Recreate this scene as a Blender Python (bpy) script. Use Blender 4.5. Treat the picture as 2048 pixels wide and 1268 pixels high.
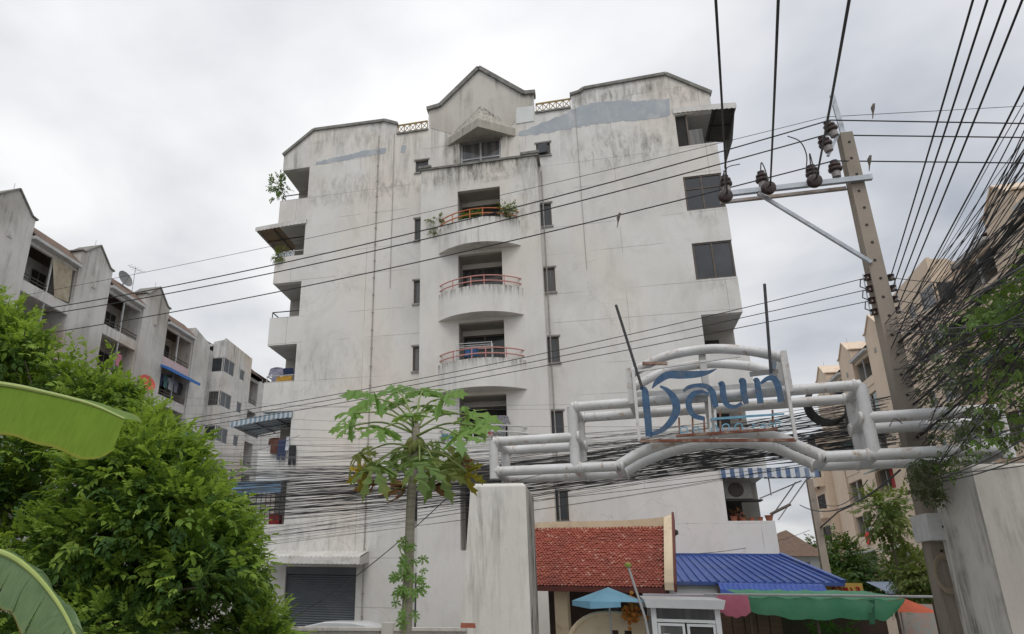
import bpy, math, random
import numpy as np
from mathutils import Vector, Matrix
from mathutils.geometry import tessellate_polygon
random.seed(7); np.random.seed(7)
for o in list(bpy.data.objects): bpy.data.objects.remove(o)
S = bpy.context.scene
COL = S.collection
# ------------------------------------------------------------------ camera
# street-level view, 2.5 m above the ground; world X runs along the facade, Y away from the street, Z up
W_, H_ = 2048., 1268.
FPX = 1386.; PP = (800., 701.)
_z = Vector((885-PP[0], -(-3300-PP[1]), -FPX)).normalized()
_n = Vector((1200-PP[0], -(1190-PP[1]), -FPX)).normalized()
_n = (_n - _z*_n.dot(_z)).normalized(); _u = _n.cross(_z)
R3 = Matrix((_u, _n, _z))
CAMP = Vector((0, 0, 2.5))
cd = bpy.data.cameras.new('camera'); cam = bpy.data.objects.new('camera', cd); COL.objects.link(cam)
cam.matrix_world = Matrix.Translation(CAMP) @ R3.to_4x4()
cd.sensor_width = 36; cd.lens = 36*FPX/W_
cd.shift_x = (W_/2-PP[0])/W_; cd.shift_y = (PP[1]-H_/2)/W_
cd.clip_start = .05; cd.clip_end = 2000
S.camera = cam
# ------------------------------------------------------------------ light: bright veiled tropical overcast
SUN_EL, SUN_AZ = math.radians(60), math.radians(176)      # azimuth from +Y towards +X
w = bpy.data.worlds.new('World'); S.world = w; w.use_nodes = True
nt = w.node_tree; N = nt.nodes; L = nt.links; N.clear()
def wn(t, **k):
    n = N.new(t)
    for a, b in k.items(): setattr(n, a, b)
    return n
out = wn('ShaderNodeOutputWorld'); bg = wn('ShaderNodeBackground'); L.new(bg.outputs[0], out.inputs[0])
bg.inputs[1].default_value = .1
sky = wn('ShaderNodeTexSky', sky_type='NISHITA'); sky.sun_disc = False
sky.sun_elevation = SUN_EL; sky.sun_rotation = SUN_AZ; sky.air_density = 1.2; sky.dust_density = 2.5
tc = wn('ShaderNodeTexCoord')
sep = wn('ShaderNodeSeparateXYZ'); L.new(tc.outputs['Generated'], sep.inputs[0])
def wmath(op, a, b=None, c=None, clamp=False):
    n = wn('ShaderNodeMath', operation=op); n.use_clamp = clamp
    for i, v in enumerate((a, b, c)):
        if v is None: continue
        if isinstance(v, (int, float)): n.inputs[i].default_value = v
        else: L.new(v, n.inputs[i])
    return n.outputs[0]
# cloud layer seen from below: project the view ray on a flat layer, two octaves of noise
den = wmath('ADD', wmath('MAXIMUM', sep.outputs[2], 0.0), .16)
cx = wmath('DIVIDE', sep.outputs[0], den); cy = wmath('DIVIDE', sep.outputs[1], den)
cmb = wn('ShaderNodeCombineXYZ'); L.new(cx, cmb.inputs[0]); L.new(cy, cmb.inputs[1]); cmb.inputs[2].default_value = 3.2
def wnoise(scale, detail, rough, dist, off):
    mp = wn('ShaderNodeMapping'); mp.inputs['Location'].default_value = off; L.new(cmb.outputs[0], mp.inputs[0])
    n = wn('ShaderNodeTexNoise'); n.inputs['Scale'].default_value = scale; n.inputs['Detail'].default_value = detail
    n.inputs['Roughness'].default_value = rough; n.inputs['Distortion'].default_value = dist; L.new(mp.outputs[0], n.inputs['Vector']); return n.outputs['Fac']
n1 = wnoise(.55, 5, .5, .3, (42.3, 29.6, 0)); n2 = wnoise(2.0, 5, .5, .2, (1.7, 8.2, 0))
cl = wmath('ADD', wmath('MULTIPLY', n1, .66), wmath('MULTIPLY', n2, .34))
ramp = wn('ShaderNodeValToRGB'); L.new(cl, ramp.inputs[0])
e = ramp.color_ramp.elements; e[0].position = .395; e[0].color = (.52, .55, .615, 1); e[1].position = .605; e[1].color = (1.16, 1.155, 1.145, 1)
m_ = ramp.color_ramp.elements.new(.48); m_.color = (.80, .815, .85, 1)
# veiled sun: broad forward glow through the cloud
sd = Vector((math.sin(SUN_AZ)*math.cos(SUN_EL), math.cos(SUN_AZ)*math.cos(SUN_EL), math.sin(SUN_EL)))
dt = wn('ShaderNodeVectorMath', operation='DOT_PRODUCT'); L.new(tc.outputs['Generated'], dt.inputs[0]); dt.inputs[1].default_value = sd
gl = wmath('POWER', wmath('MAXIMUM', dt.outputs['Value'], 0.0), 7.0)
gain = wmath('ADD', wmath('MULTIPLY', gl, .55), wmath('ADD', wmath('MULTIPLY', wmath('MAXIMUM', sep.outputs[2], 0.0), .34), .62))
cm = wn('ShaderNodeVectorMath', operation='SCALE'); L.new(ramp.outputs[0], cm.inputs[0]); L.new(wmath('MULTIPLY', gain, 10.4), cm.inputs['Scale'])
mx = wn('ShaderNodeMix', data_type='RGBA'); mx.inputs[0].default_value = .88
L.new(sky.outputs[0], mx.inputs[6]); L.new(cm.outputs[0], mx.inputs[7]); L.new(mx.outputs[2], bg.inputs[0])
sl = bpy.data.lights.new('sun', 'SUN'); sl.energy = .85; sl.angle = math.radians(25); sl.color = (1, .97, .92)
so = bpy.data.objects.new('sun', sl); COL.objects.link(so); so.rotation_euler = (-sd).to_track_quat('-Z', 'Y').to_euler(); so.location = (0, 0, 60)
S.view_settings.view_transform = 'Standard'; S.view_settings.look = 'None'; S.view_settings.gamma = 1; S.view_settings.use_curve_mapping = False
S.view_settings.exposure = 0.2
S.render.engine = 'CYCLES'; S.render.resolution_x = 1024; S.render.resolution_y = 634
# ------------------------------------------------------------------ geometry helpers
def ray(px, py): return R3 @ Vector((px-PP[0], -(py-PP[1]), -FPX))
def aY(px, py, Y): r = ray(px, py); return CAMP + r*(Y/r.y)
def aX(px, py, X): r = ray(px, py); return CAMP + r*(X/r.x)
def aZ(px, py, z): r = ray(px, py); return CAMP + r*((z-2.5)/r.z)
def V(*a): return Vector(a)
class MB:
    def __init__(s): s.v = []; s.f = []; s.smooth = False
    def add(s, vs, fs):
        b = len(s.v); s.v += [tuple(q) for q in vs]; s.f += [tuple(i+b for i in f) for f in fs]; return s
    def box(s, x0, x1, y0, y1, z0, z1):
        return s.add([(x0,y0,z0),(x1,y0,z0),(x1,y1,z0),(x0,y1,z0),(x0,y0,z1),(x1,y0,z1),(x1,y1,z1),(x0,y1,z1)],
                     [(0,3,2,1),(4,5,6,7),(0,1,5,4),(1,2,6,5),(2,3,7,6),(3,0,4,7)])
    def hexa(s, p): return s.add(p, [(0,3,2,1),(4,5,6,7),(0,1,5,4),(1,2,6,5),(2,3,7,6),(3,0,4,7)])
    def quad(s, a, b, c, d): return s.add([a,b,c,d], [(0,1,2,3)])
    def bar(s, a, b, w, h=None, up=(0,0,1)):
        a = Vector(a); b = Vector(b); h = h or w; d = (b-a).normalized(); u = Vector(up)
        if abs(d.dot(u)) > .98: u = Vector((0,1,0))
        r = d.cross(u).normalized(); u = r.cross(d)
        p = []
        for q in (a, b): p += [q-r*w/2-u*h/2, q+r*w/2-u*h/2, q+r*w/2+u*h/2, q-r*w/2+u*h/2]
        return s.add(p, [(0,1,2,3),(7,6,5,4),(0,4,5,1),(1,5,6,2),(2,6,7,3),(3,7,4,0)])
    def tube(s, pts, r, n=8, cap=True, r2=None):
        pts = [Vector(p) for p in pts]; m = len(pts); base = len(s.v); prev = None
        for i, p in enumerate(pts):
            d = (pts[min(i+1,m-1)]-pts[max(i-1,0)]).normalized()
            if prev is None:
                u = Vector((0,0,1)) if abs(d.z) < .9 else Vector((1,0,0)); u = (u-d*u.dot(d)).normalized()
            else: u = (prev-d*prev.dot(d)).normalized()
            prev = u; w = d.cross(u); rr = r if r2 is None else r+(r2-r)*i/(m-1)
            if isinstance(r, (list, tuple)): rr = r[i]
            for k in range(n):
                a = 2*math.pi*k/n; s.v.append(tuple(p+(u*math.cos(a)+w*math.sin(a))*rr))
        for i in range(m-1):
            for k in range(n): s.f.append((base+i*n+k, base+i*n+(k+1)%n, base+(i+1)*n+(k+1)%n, base+(i+1)*n+k))
        if cap: s.f.append(tuple(base+k for k in reversed(range(n)))); s.f.append(tuple(base+(m-1)*n+k for k in range(n)))
        s.smooth = True; return s
    def lathe(s, prof, c, n=14, ax=(0,0,1)):
        ax = Vector(ax).normalized(); u = Vector((1,0,0)) if abs(ax.x) < .9 else Vector((0,1,0)); u = (u-ax*u.dot(ax)).normalized(); w = ax.cross(u)
        base = len(s.v); c = Vector(c)
        for r, h in prof:
            for k in range(n):
                a = 2*math.pi*k/n; s.v.append(tuple(c+ax*h+(u*math.cos(a)+w*math.sin(a))*r))
        for i in range(len(prof)-1):
            for k in range(n): s.f.append((base+i*n+k, base+i*n+(k+1)%n, base+(i+1)*n+(k+1)%n, base+(i+1)*n+k))
        s.f.append(tuple(base+k for k in reversed(range(n)))); s.f.append(tuple(base+(len(prof)-1)*n+k for k in range(n)))
        s.smooth = True; return s
    def slab(s, outer, holes, O, ux, uz, n, d):
        """flat wall with openings: outline and holes in (u,v) metres, thickness d along n (inwards)"""
        O = Vector(O); ux = Vector(ux); uz = Vector(uz); n = Vector(n)
        loops = [outer]+holes
        tris = tessellate_polygon([[Vector((a, b, 0)) for a, b in lp] for lp in loops])
        flat = [q for lp in loops for q in lp]
        P0 = [O+ux*a+uz*b for a, b in flat]; P1 = [p+n*d for p in P0]; k = len(flat)
        fs = [tuple(t) for t in tris]+[tuple(i+k for i in reversed(t)) for t in tris]
        i0 = 0
        for lp in loops:
            m = len(lp)
            for i in range(m): fs.append((i0+i, i0+(i+1)%m, k+i0+(i+1)%m, k+i0+i))
            i0 += m
        return s.add(P0+P1, fs)
    def build(s, name, mat, parent=None, label=None, cat=None, group=None, kind=None, origin=None, smooth=None):
        me = bpy.data.meshes.new(name)
        if parent is not None:
            rt = parent
            off = Vector(rt.get('_o', (0,0,0)))
        else:
            a = np.array(s.v); off = Vector(origin) if origin is not None else Vector((float((a[:,0].min()+a[:,0].max())/2), float((a[:,1].min()+a[:,1].max())/2), float(a[:,2].min())))
        me.from_pydata([(v[0]-off.x, v[1]-off.y, v[2]-off.z) for v in s.v], [], s.f)
        me.materials.append(mat)
        if smooth if smooth is not None else s.smooth:
            me.polygons.foreach_set('use_smooth', [True]*len(me.polygons))
            try: me.set_sharp_from_angle(angle=math.radians(40))
            except Exception: pass
        me.update()
        o = bpy.data.objects.new(name, me); COL.objects.link(o)
        if parent is not None: o.parent = parent
        else: o.location = off
        o['_o'] = tuple(off)
        tag(o, label, cat, group, kind); return o
def islands(mb):
    par = list(range(len(mb.v)))
    def find(i):
        while par[i] != i: par[i] = par[par[i]]; i = par[i]
        return i
    for f in mb.f:
        a = find(f[0])
        for q in f[1:]: par[find(q)] = a
    gs = {}
    for f in mb.f: gs.setdefault(find(f[0]), []).append(f)
    out = []
    for fs in gs.values():
        m = MB(); m.smooth = mb.smooth; idx = {}
        for f in fs:
            for q in f:
                if q not in idx: idx[q] = len(m.v); m.v.append(mb.v[q])
            m.f.append(tuple(idx[q] for q in f))
        out.append(m)
    return out
def each(mb, name, material, parent, **k):
    """every separate piece becomes a part of its own"""
    return [m.build(name, material, parent, **k) for m in islands(mb)]
def tag(o, label=None, cat=None, group=None, kind=None):
    if label: o['label'] = label
    if cat: o['category'] = cat
    if group: o['group'] = group
    if kind: o['kind'] = kind
def thing(name, loc, label, cat, group=None, kind=None):
    o = bpy.data.objects.new(name, None); COL.objects.link(o); o.location = loc; o.empty_display_size = .3; o['_o'] = tuple(loc)
    tag(o, label, cat, group, kind); return o
def clone(root, loc, rz=None, label=None):
    def cp(o, par):
        c = o.copy(); COL.objects.link(c); c.parent = par
        for ch in kids(o): cp(ch, c)
        return c
    c = cp(root, None); c.location = loc
    if rz is not None: c.rotation_euler.z = rz
    if label: c['label'] = label
    return c
def kids(o): return [q for q in bpy.data.objects if q.parent == o]
def bez(p, n):   # Catmull-Rom through points
    p = [Vector(q) for q in p]; p = [p[0]*2-p[1]]+p+[p[-1]*2-p[-2]]; out = []
    for i in range(1, len(p)-2):
        for k in range(n):
            t = k/n; a, b, c, d = p[i-1:i+3]
            out.append(.5*((2*b)+(c-a)*t+(2*a-5*b+4*c-d)*t*t+(3*b-a-3*c+d)*t**3))
    return out+[p[-2]]
# ------------------------------------------------------------------ materials
def newmat(name):
    m = bpy.data.materials.new(name); m.use_nodes = True; t = m.node_tree; t.nodes.clear()
    o = t.nodes.new('ShaderNodeOutputMaterial'); b = t.nodes.new('ShaderNodeBsdfPrincipled'); t.links.new(b.outputs[0], o.inputs[0])
    return m, t, b, o
class NT:
    def __init__(s, t): s.t = t
    def n(s, ty, **k):
        q = s.t.nodes.new(ty)
        for a, b in k.items(): setattr(q, a, b)
        return q
    def l(s, a, b): s.t.links.new(a, b)
    def math(s, op, a, b=None, c=None, clamp=False):
        q = s.n('ShaderNodeMath', operation=op); q.use_clamp = clamp
        for i, v in enumerate((a, b, c)):
            if v is None: continue
            if isinstance(v, (int, float)): q.inputs[i].default_value = v
            else: s.l(v, q.inputs[i])
        return q.outputs[0]
    def pos(s): return s.n('ShaderNodeNewGeometry').outputs['Position']
    def noise(s, vec, scale, detail=4, rough=.55, sc=None, dist=0):
        if sc:
            m = s.n('ShaderNodeMapping'); m.inputs['Scale'].default_value = sc; s.l(vec, m.inputs[0]); vec = m.outputs[0]
        q = s.n('ShaderNodeTexNoise'); q.inputs['Scale'].default_value = scale; q.inputs['Detail'].default_value = detail; q.inputs['Roughness'].default_value = rough; q.inputs['Distortion'].default_value = dist
        s.l(vec, q.inputs['Vector']); return q.outputs['Fac']
    def ramp(s, f, a, b, ca=(0,0,0,1), cb=(1,1,1,1)):
        q = s.n('ShaderNodeValToRGB'); s.l(f, q.inputs[0]); e = q.color_ramp.elements; e[0].position = a; e[0].color = ca; e[1].position = b; e[1].color = cb; return q.outputs[0]
    def mix(s, f, a, b, blend='MIX'):
        q = s.n('ShaderNodeMix', data_type='RGBA', blend_type=blend)
        for i, v in ((0, f), (6, a), (7, b)):
            if isinstance(v, (int, float)): q.inputs[i].default_value = v
            elif isinstance(v, tuple): q.inputs[i].default_value = v if len(v) == 4 else v+(1,)
            else: s.l(v, q.inputs[i])
        return q.outputs[2]
    def bump(s, h, st, dist=.02):
        q = s.n('ShaderNodeBump'); q.inputs['Strength'].default_value = st; q.inputs['Distance'].default_value = dist; s.l(h, q.inputs['Height']); return q.outputs[0]
def mat(name, c1, c2=None, scale=2., rough=.75, bump=0., bscale=30., metal=0., sc=None, lo=.35, hi=.65, spec=.4, dirt=None, dscale=1.2, dlo=.55, dhi=.75, dsc=None, obj=False, trans=0.):
    m, t, b, o = newmat(name); k = NT(t)
    p = k.n('ShaderNodeTexCoord').outputs['Object'] if obj else k.pos()
    col = k.mix(k.ramp(k.noise(p, scale, 5, .6, sc), lo, hi), c1, c2 or tuple(x*.8 for x in c1))
    if dirt: col = k.mix(k.ramp(k.noise(p, dscale, 6, .65, dsc, .4), dlo, dhi), col, dirt)
    k.l(col, b.inputs['Base Color']); b.inputs['Roughness'].default_value = rough; b.inputs['Metallic'].default_value = metal; b.inputs['Specular IOR Level'].default_value = spec
    if bump: k.l(k.bump(k.noise(p, bscale, 4, .6), bump), b.inputs['Normal'])
    if trans:
        tr = k.n('ShaderNodeBsdfTranslucent'); k.l(col, tr.inputs[0]); ms = k.n('ShaderNodeMixShader'); ms.inputs[0].default_value = trans
        k.l(b.outputs[0], ms.inputs[1]); k.l(tr.outputs[0], ms.inputs[2]); k.l(ms.outputs[0], o.inputs[0])
    return m
def stucco(name, cA, cB, cD, z0=18.2, z1=22.5, streak=.8, mott=.35, joints=True, warm=None, low=None, streakscale=1.3, rim=False, slo=.47, patch=None):
    """old painted render: blotches, mildew streaks running down from the top edges, hairline joints and cracks"""
    m, t, b, o = newmat(name); k = NT(t); p = k.pos()
    sx = k.n('ShaderNodeSeparateXYZ'); k.l(p, sx.inputs[0]); X, Y, Z = sx.outputs
    col = k.mix(k.ramp(k.noise(p, .35, 6, .6), .38, .62), cA, cB)
    if warm: col = k.mix(k.ramp(k.noise(p, .22, 4, .5, (1,1,.7), .5), .48, .66), col, warm)
    # repair patches, soft big blotches
    col = k.mix(k.math('MULTIPLY', k.ramp(k.noise(p, .75, 8, .70, (1,1,.7), .7), .47, .72), mott), col, cD)
    zone = k.n('ShaderNodeMapRange'); zone.inputs[1].default_value = z0; zone.inputs[2].default_value = z1; k.l(Z, zone.inputs[0])
    zz = k.math('ADD', k.math('MULTIPLY', zone.outputs[0], .92), .08)
    stn = k.noise(p, streakscale, 7, .7, (2.3, 2.3, .22), .3); blot = k.noise(p, .55, 4, .6)
    stm = k.math('MULTIPLY', k.ramp(stn, slo, slo+.21), k.ramp(blot, .40, .62))
    col = k.mix(k.math('MULTIPLY', k.math('MULTIPLY', stm, zz), streak, clamp=True), col, tuple(x*.36 for x in cD))
    if rim:   # drips of mildew hanging from the rim of each parapet
        rf = k.math('FRACT', k.math('DIVIDE', k.math('SUBTRACT', Z, 3.8), 2.8))
        rm = k.n('ShaderNodeMapRange'); rm.inputs[1].default_value = .16; rm.inputs[2].default_value = .314; k.l(rf, rm.inputs[0])
        rm2 = k.math('MULTIPLY', rm.outputs[0], k.math('LESS_THAN', rf, .33))
        dn = k.ramp(k.noise(p, 4.5, 6, .7, (2.2,2.2,.3), .3), .40, .62)
        col = k.mix(k.math('MULTIPLY', k.math('MULTIPLY', k.math('POWER', rm2, 1.3), dn), .85), col, (.085,.08,.065))
    if patch:   # black mildew field on the wall, ragged, about centred on (x, z)
        ns = k.ramp(k.noise(p, 2.6, 8, .75, (1.8,1.8,.55), .5), .46, .66)
        for (px_, pz_, rx_, rz_, am_) in patch:
            ex = k.math('DIVIDE', k.math('SUBTRACT', X, px_), rx_); ez_ = k.math('DIVIDE', k.math('SUBTRACT', Z, pz_), rz_)
            dd = k.math('SUBTRACT', 1.0, k.math('ADD', k.math('MULTIPLY', ex, ex), k.math('MULTIPLY', ez_, ez_)), clamp=True)
            col = k.mix(k.math('MULTIPLY', k.math('MULTIPLY', k.math('POWER', dd, .6), ns), am_), col, (.15,.148,.13))
    # fine speckle
    col = k.mix(k.math('MULTIPLY', k.ramp(k.noise(p, 14, 4, .7), .52, .75), .10), col, tuple(x*.5 for x in cD))
    if joints:
        wob = k.math('MULTIPLY', k.math('SUBTRACT', k.noise(p, .9, 3), .5), .03)
        fl = k.math('FRACT', k.math('DIVIDE', k.math('ADD', k.math('SUBTRACT', Z, 3.8), wob), 2.8))
        l1 = k.math('LESS_THAN', k.math('ABSOLUTE', k.math('SUBTRACT', fl, .33)), .0042)
        l2 = k.math('LESS_THAN', k.math('ABSOLUTE', k.math('SUBTRACT', fl, .92)), .0042)
        fx = k.math('FRACT', k.math('DIVIDE', k.math('ADD', X, wob), 3.35))
        l3 = k.math('LESS_THAN', k.math('ABSOLUTE', k.math('SUBTRACT', fx, .5)), .0030)
        ln = k.math('MULTIPLY', k.math('MAXIMUM', k.math('MAXIMUM', l1, l2), l3), k.ramp(k.noise(p, .45, 3), .44, .52))
        col = k.mix(k.math('MULTIPLY', ln, .42), col, tuple(x*.3 for x in cD))
        vo = k.n('ShaderNodeTexVoronoi', feature='DISTANCE_TO_EDGE'); vo.inputs['Scale'].default_value = .55
        mp = k.n('ShaderNodeVectorMath', operation='ADD'); k.l(p, mp.inputs[0])
        nz = k.n('ShaderNodeTexNoise'); nz.inputs['Scale'].default_value = 1.6; nz.inputs['Detail'].default_value = 6; k.l(p, nz.inputs['Vector'])
        k.l(nz.outputs['Color'], mp.inputs[1]); k.l(mp.outputs[0], vo.inputs['Vector'])
        ck = k.math('MULTIPLY', k.math('LESS_THAN', vo.outputs['Distance'], .0045), k.ramp(k.noise(p, .38, 2), .5, .56))
        col = k.mix(k.math('MULTIPLY', ck, .22), col, tuple(x*.3 for x in cD))
    if low:   # rain splash grime with a ragged edge near the ground
        lz = k.n('ShaderNodeMapRange'); lz.inputs[1].default_value = low; lz.inputs[2].default_value = 0; k.l(Z, lz.inputs[0])
        col = k.mix(k.math('MULTIPLY', k.math('MULTIPLY', lz.outputs[0], k.ramp(stn, .4, .65)), .6), col, tuple(x*.5 for x in cD))
    k.l(col, b.inputs['Base Color']); b.inputs['Roughness'].default_value = .9; b.inputs['Specular IOR Level'].default_value = .2
    h = k.math('ADD', k.math('MULTIPLY', k.noise(p, 1.5, 5, .6), .6), k.math('MULTIPLY', k.noise(p, 25, 4, .6), .25))
    k.l(k.bump(h, .35, .03), b.inputs['Normal'])
    return m
def glass(name, c, rough=.08):
    m, t, b, o = newmat(name); k = NT(t); p = k.pos()
    rnd_ = k.n('ShaderNodeObjectInfo').outputs['Random']; c0 = k.mix(k.ramp(k.noise(p, .8, 3), .35, .65), c, tuple(x*.5 for x in c))
    cur = k.ramp(k.noise(p, 2.2, 2, .5, (3.5,3.5,.15)), .45, .6)    # folds of a curtain behind the pane
    k.l(k.mix(k.math('MULTIPLY', k.ramp(rnd_, .45, .8), k.math('ADD', k.math('MULTIPLY', cur, .5), .25)), c0, (.17,.16,.145)), b.inputs['Base Color'])
    b.inputs['Roughness'].default_value = rough; b.inputs['Specular IOR Level'].default_value = .55
    k.l(k.bump(k.noise(p, 1.3, 2), .06, .1), b.inputs['Normal']); return m
def leafmat(name, c1, c2, c3=None, trans=.3, rough=.45, spec=.35):
    m, t, b, o = newmat(name); k = NT(t)
    g = k.n('ShaderNodeNewGeometry'); p = g.outputs['Position']
    col = k.mix(g.outputs['Random Per Island'], c1, c2)
    if c3: col = k.mix(k.ramp(k.noise(p, 1.4, 3), .45, .65), col, c3)
    k.l(col, b.inputs['Base Color']); b.inputs['Roughness'].default_value = rough; b.inputs['Specular IOR Level'].default_value = spec
    tr = k.n('ShaderNodeBsdfTranslucent'); k.l(k.mix(.5, col, (.30, .42, .03)), tr.inputs[0]); ms = k.n('ShaderNodeMixShader'); ms.inputs[0].default_value = trans
    k.l(b.outputs[0], ms.inputs[1]); k.l(tr.outputs[0], ms.inputs[2]); k.l(ms.outputs[0], o.inputs[0]); return m
def stripes(name, cA, cB, axis, period, duty=.5, rough=.5, dirt=None):
    m, t, b, o = newmat(name); k = NT(t); p = k.pos(); sx = k.n('ShaderNodeSeparateXYZ'); k.l(p, sx.inputs[0])
    f = k.math('LESS_THAN', k.math('FRACT', k.math('DIVIDE', sx.outputs[axis], period)), duty)
    col = k.mix(f, cA, cB)
    if dirt: col = k.mix(k.math('MULTIPLY', k.ramp(k.noise(p, 2.2, 5, .65), .45, .75), .6), col, dirt)
    k.l(col, b.inputs['Base Color']); b.inputs['Roughness'].default_value = rough; return m
MT = dict(
 facade=stucco('facade_render', (.635,.62,.59), (.70,.69,.665), (.40,.385,.355), 18.2, 21.8, 1.1, .40, True, (.71,.655,.59), slo=.45, patch=((2.1,19.1,2.3,1.0,.75),(1.9,21.6,1.6,.7,.8),(-9.3,18.9,2.6,.9,.5),(-7.0,18.6,1.2,.6,.55),(4.7,16.2,1.0,1.0,.5),(4.8,13.3,.9,.8,.45),(4.9,21.3,1.3,.6,.7),(-9.5,21.4,2.6,.8,.4),(-10.2,10.8,2.6,1.4,.35),(-9.6,4.3,2.6,.9,.4))),
 baywall=stucco('bay_render', (.63,.615,.58), (.69,.675,.645), (.41,.385,.34), 17.2, 18.8, 1.5, .28, False, (.66,.61,.54), streakscale=2.0, slo=.42, patch=((-3.5,18.3,2.6,.6,.9),(-1.7,16.4,.9,1.4,.5))),
 gable=stucco('gable_render', (.50,.475,.43), (.57,.545,.50), (.36,.335,.29), 19.5, 23.0, .7, .45, False, (.47,.43,.375)),
 balcony=stucco('balcony_render', (.64,.625,.59), (.71,.695,.66), (.37,.355,.32), 4, 18, .7, .3, False, None, streakscale=2.4, rim=True),
 coping=mat('mildewed_coping', (.26,.255,.235), (.16,.155,.14), 3., .95, .4, 20, dirt=(.10,.10,.085), dscale=2.5),
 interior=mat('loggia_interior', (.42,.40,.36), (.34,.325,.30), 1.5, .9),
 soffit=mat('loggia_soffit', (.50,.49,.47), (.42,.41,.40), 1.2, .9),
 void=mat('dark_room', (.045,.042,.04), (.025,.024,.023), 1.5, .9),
 glass=glass('dark_window_glass', (.035,.04,.047), .09), glass2=glass('tinted_glass', (.06,.065,.072), .12),
 glassg=glass('green_glass', (.02,.10,.075), .12),
 bronze=mat('bronze_frame', (.11,.085,.065), (.075,.06,.05), 4, .5), alu=mat('aluminium_frame', (.45,.45,.45), (.35,.35,.35), 4, .4, metal=.3),
 greytrim=mat('grey_trim', (.33,.325,.31), (.25,.245,.235), 5, .85),
 bluegrey=mat('blue_grey_repair_paint', (.335,.37,.405), (.41,.44,.465), 1.6, .85, lo=.3, hi=.7, dirt=(.52,.525,.52), dscale=2.2, dlo=.52, dhi=.72, dsc=(1,1,.6)),
 lightpatch=mat('pale_repair_paint', (.60,.615,.61), (.66,.67,.665), 2., .85),
 orange=mat('orange_rail_paint', (.55,.19,.07), (.45,.14,.05), 6, .5), pink=mat('faded_pink_rail_paint', (.55,.27,.24), (.48,.21,.19), 6, .55), wornwhite=mat('worn_white_paint', (.62,.62,.62), (.50,.50,.50), 5, .5),
 yellowrail=mat('ochre_rail_paint', (.36,.25,.08), (.28,.19,.06), 6, .6), ironblack=mat('black_iron', (.035,.035,.035), (.06,.05,.045), 8, .6),
 pipe=mat('grey_conduit', (.40,.385,.36), (.30,.28,.25), 6, .7), blackpipe=mat('black_drain_pipe', (.045,.045,.05), (.07,.07,.07), 6, .5),
 shutter=mat('grey_roller_shutter', (.095,.11,.125), (.12,.135,.15), 1.2, .5, metal=.2, dirt=(.15,.15,.145), dscale=2),
 zinc=mat('weathered_white_sheet', (.62,.61,.585), (.50,.49,.46), 2, .55, dirt=(.36,.33,.28), dscale=2.4),
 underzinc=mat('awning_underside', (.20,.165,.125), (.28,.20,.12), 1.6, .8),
 bluesheet=mat('blue_sheet', (.11,.21,.33), (.15,.27,.40), 2, .5, dirt=(.22,.28,.33)),
 stripeL=stripes('blue_white_stripe', (.46,.49,.51), (.17,.25,.32), 1, .28, .5, .5, (.35,.37,.38)),
 stripeR=stripes('blue_white_stripe_front', (.56,.58,.60), (.06,.11,.22), 0, .27, .5, .5, (.45,.46,.46)),
 acshaded=mat('shaded_cream_ac_casing', (.30,.285,.25), (.24,.225,.20), 4, .5), acdark=mat('ac_fan_grille', (.05,.045,.04), (.08,.06,.05), 9, .6),  # pale casing colour darkened to carry the shade inside the loggia
 terracotta=mat('terracotta', (.36,.13,.07), (.27,.10,.06), 6, .85), redcloth=mat('red_cloth', (.42,.05,.045), (.30,.03,.03), 6, .9),
 plant=leafmat('balcony_plant_leaf', (.05,.11,.025), (.11,.19,.04)), stem=mat('brown_stem', (.10,.075,.05), (.14,.11,.07), 9, .9),
)
# ================================================================== ground
g = MB(); g.add([(-900,-900,0),(900,-900,0),(900,900,0),(-900,900,0)], [(0,1,2,3)])
g.build('ground', mat('dusty_concrete_ground', (.30,.29,.275), (.24,.235,.22), .4, .95, .3, 12, dirt=(.20,.19,.175)), kind='structure', origin=(0,0,0))
g = MB(); g.add([(-300,-9,.004),(300,-9,.004),(300,7.5,.004),(-300,7.5,.004)], [(0,1,2,3)])
g.build('road', mat('worn_asphalt', (.075,.075,.078), (.055,.055,.057), .8, .95, .4, 40), kind='structure', origin=(0,0,.004))
g = MB(); g.box(-300, -2.6, 7.5, 9.0, 0, .13); g.build('pavement', mat('paving_concrete', (.33,.32,.30), (.27,.265,.25), 1, .95), kind='structure')
g = MB(); g.box(7.3, 300, 7.5, 9.0, 0, .13); g.build('pavement', bpy.data.materials['paving_concrete'], kind='structure')

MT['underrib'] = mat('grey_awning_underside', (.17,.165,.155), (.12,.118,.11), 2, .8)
# ================================================================== main apartment building
FY = 24.5; BY = 23.6
FL = [3.8+2.8*i for i in range(6)]                 # floor levels of storeys 2..7
XL, XLi, XRi, XR = -12.53, -11.22, 4.08, 5.43
main = thing('apartment_building', (-3.55, 31, 0), 'large weathered white apartment block with central gable and curved balconies', 'building')
outer = [(XL, 0)]
for f in FL: outer += [(XL, f+.95), (XLi, f+.95), (XLi, f+2.52), (XL, f+2.52)]
outer += [(XL,21.1),(-11.14,22.2),(-7.78,22.1),(-7.23,21.85),(-7.23,21.32),(-5.79,21.32),(-5.79,22.3),(-5.28,22.38),(-3.55,24.04),(-1.66,22.32),(-1.27,22.28),(-1.27,21.32),(.23,21.32),(.23,21.92),(.55,21.98),(.75,22.12),(3.93,22.2),(XR,21.0)]
for f in reversed(FL): outer += [(XR, f+2.45), (XRi, f+2.45), (XRi, f+1.0), (XR, f+1.0)]
outer += [(XR, 0)]
SW = []                                            # small windows
for i, f in enumerate(FL):
    top = f+2.03; bot = f+1.03 if i < 5 else f+1.45
    wd = .46 if i < 5 else .56
    SW += [(-1.28, -1.28+wd, bot, top), (-6.34, -6.34+wd, bot, top)]
holes = [[(a,c),(b,c),(b,d),(a,d)] for a,b,c,d in SW]
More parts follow.
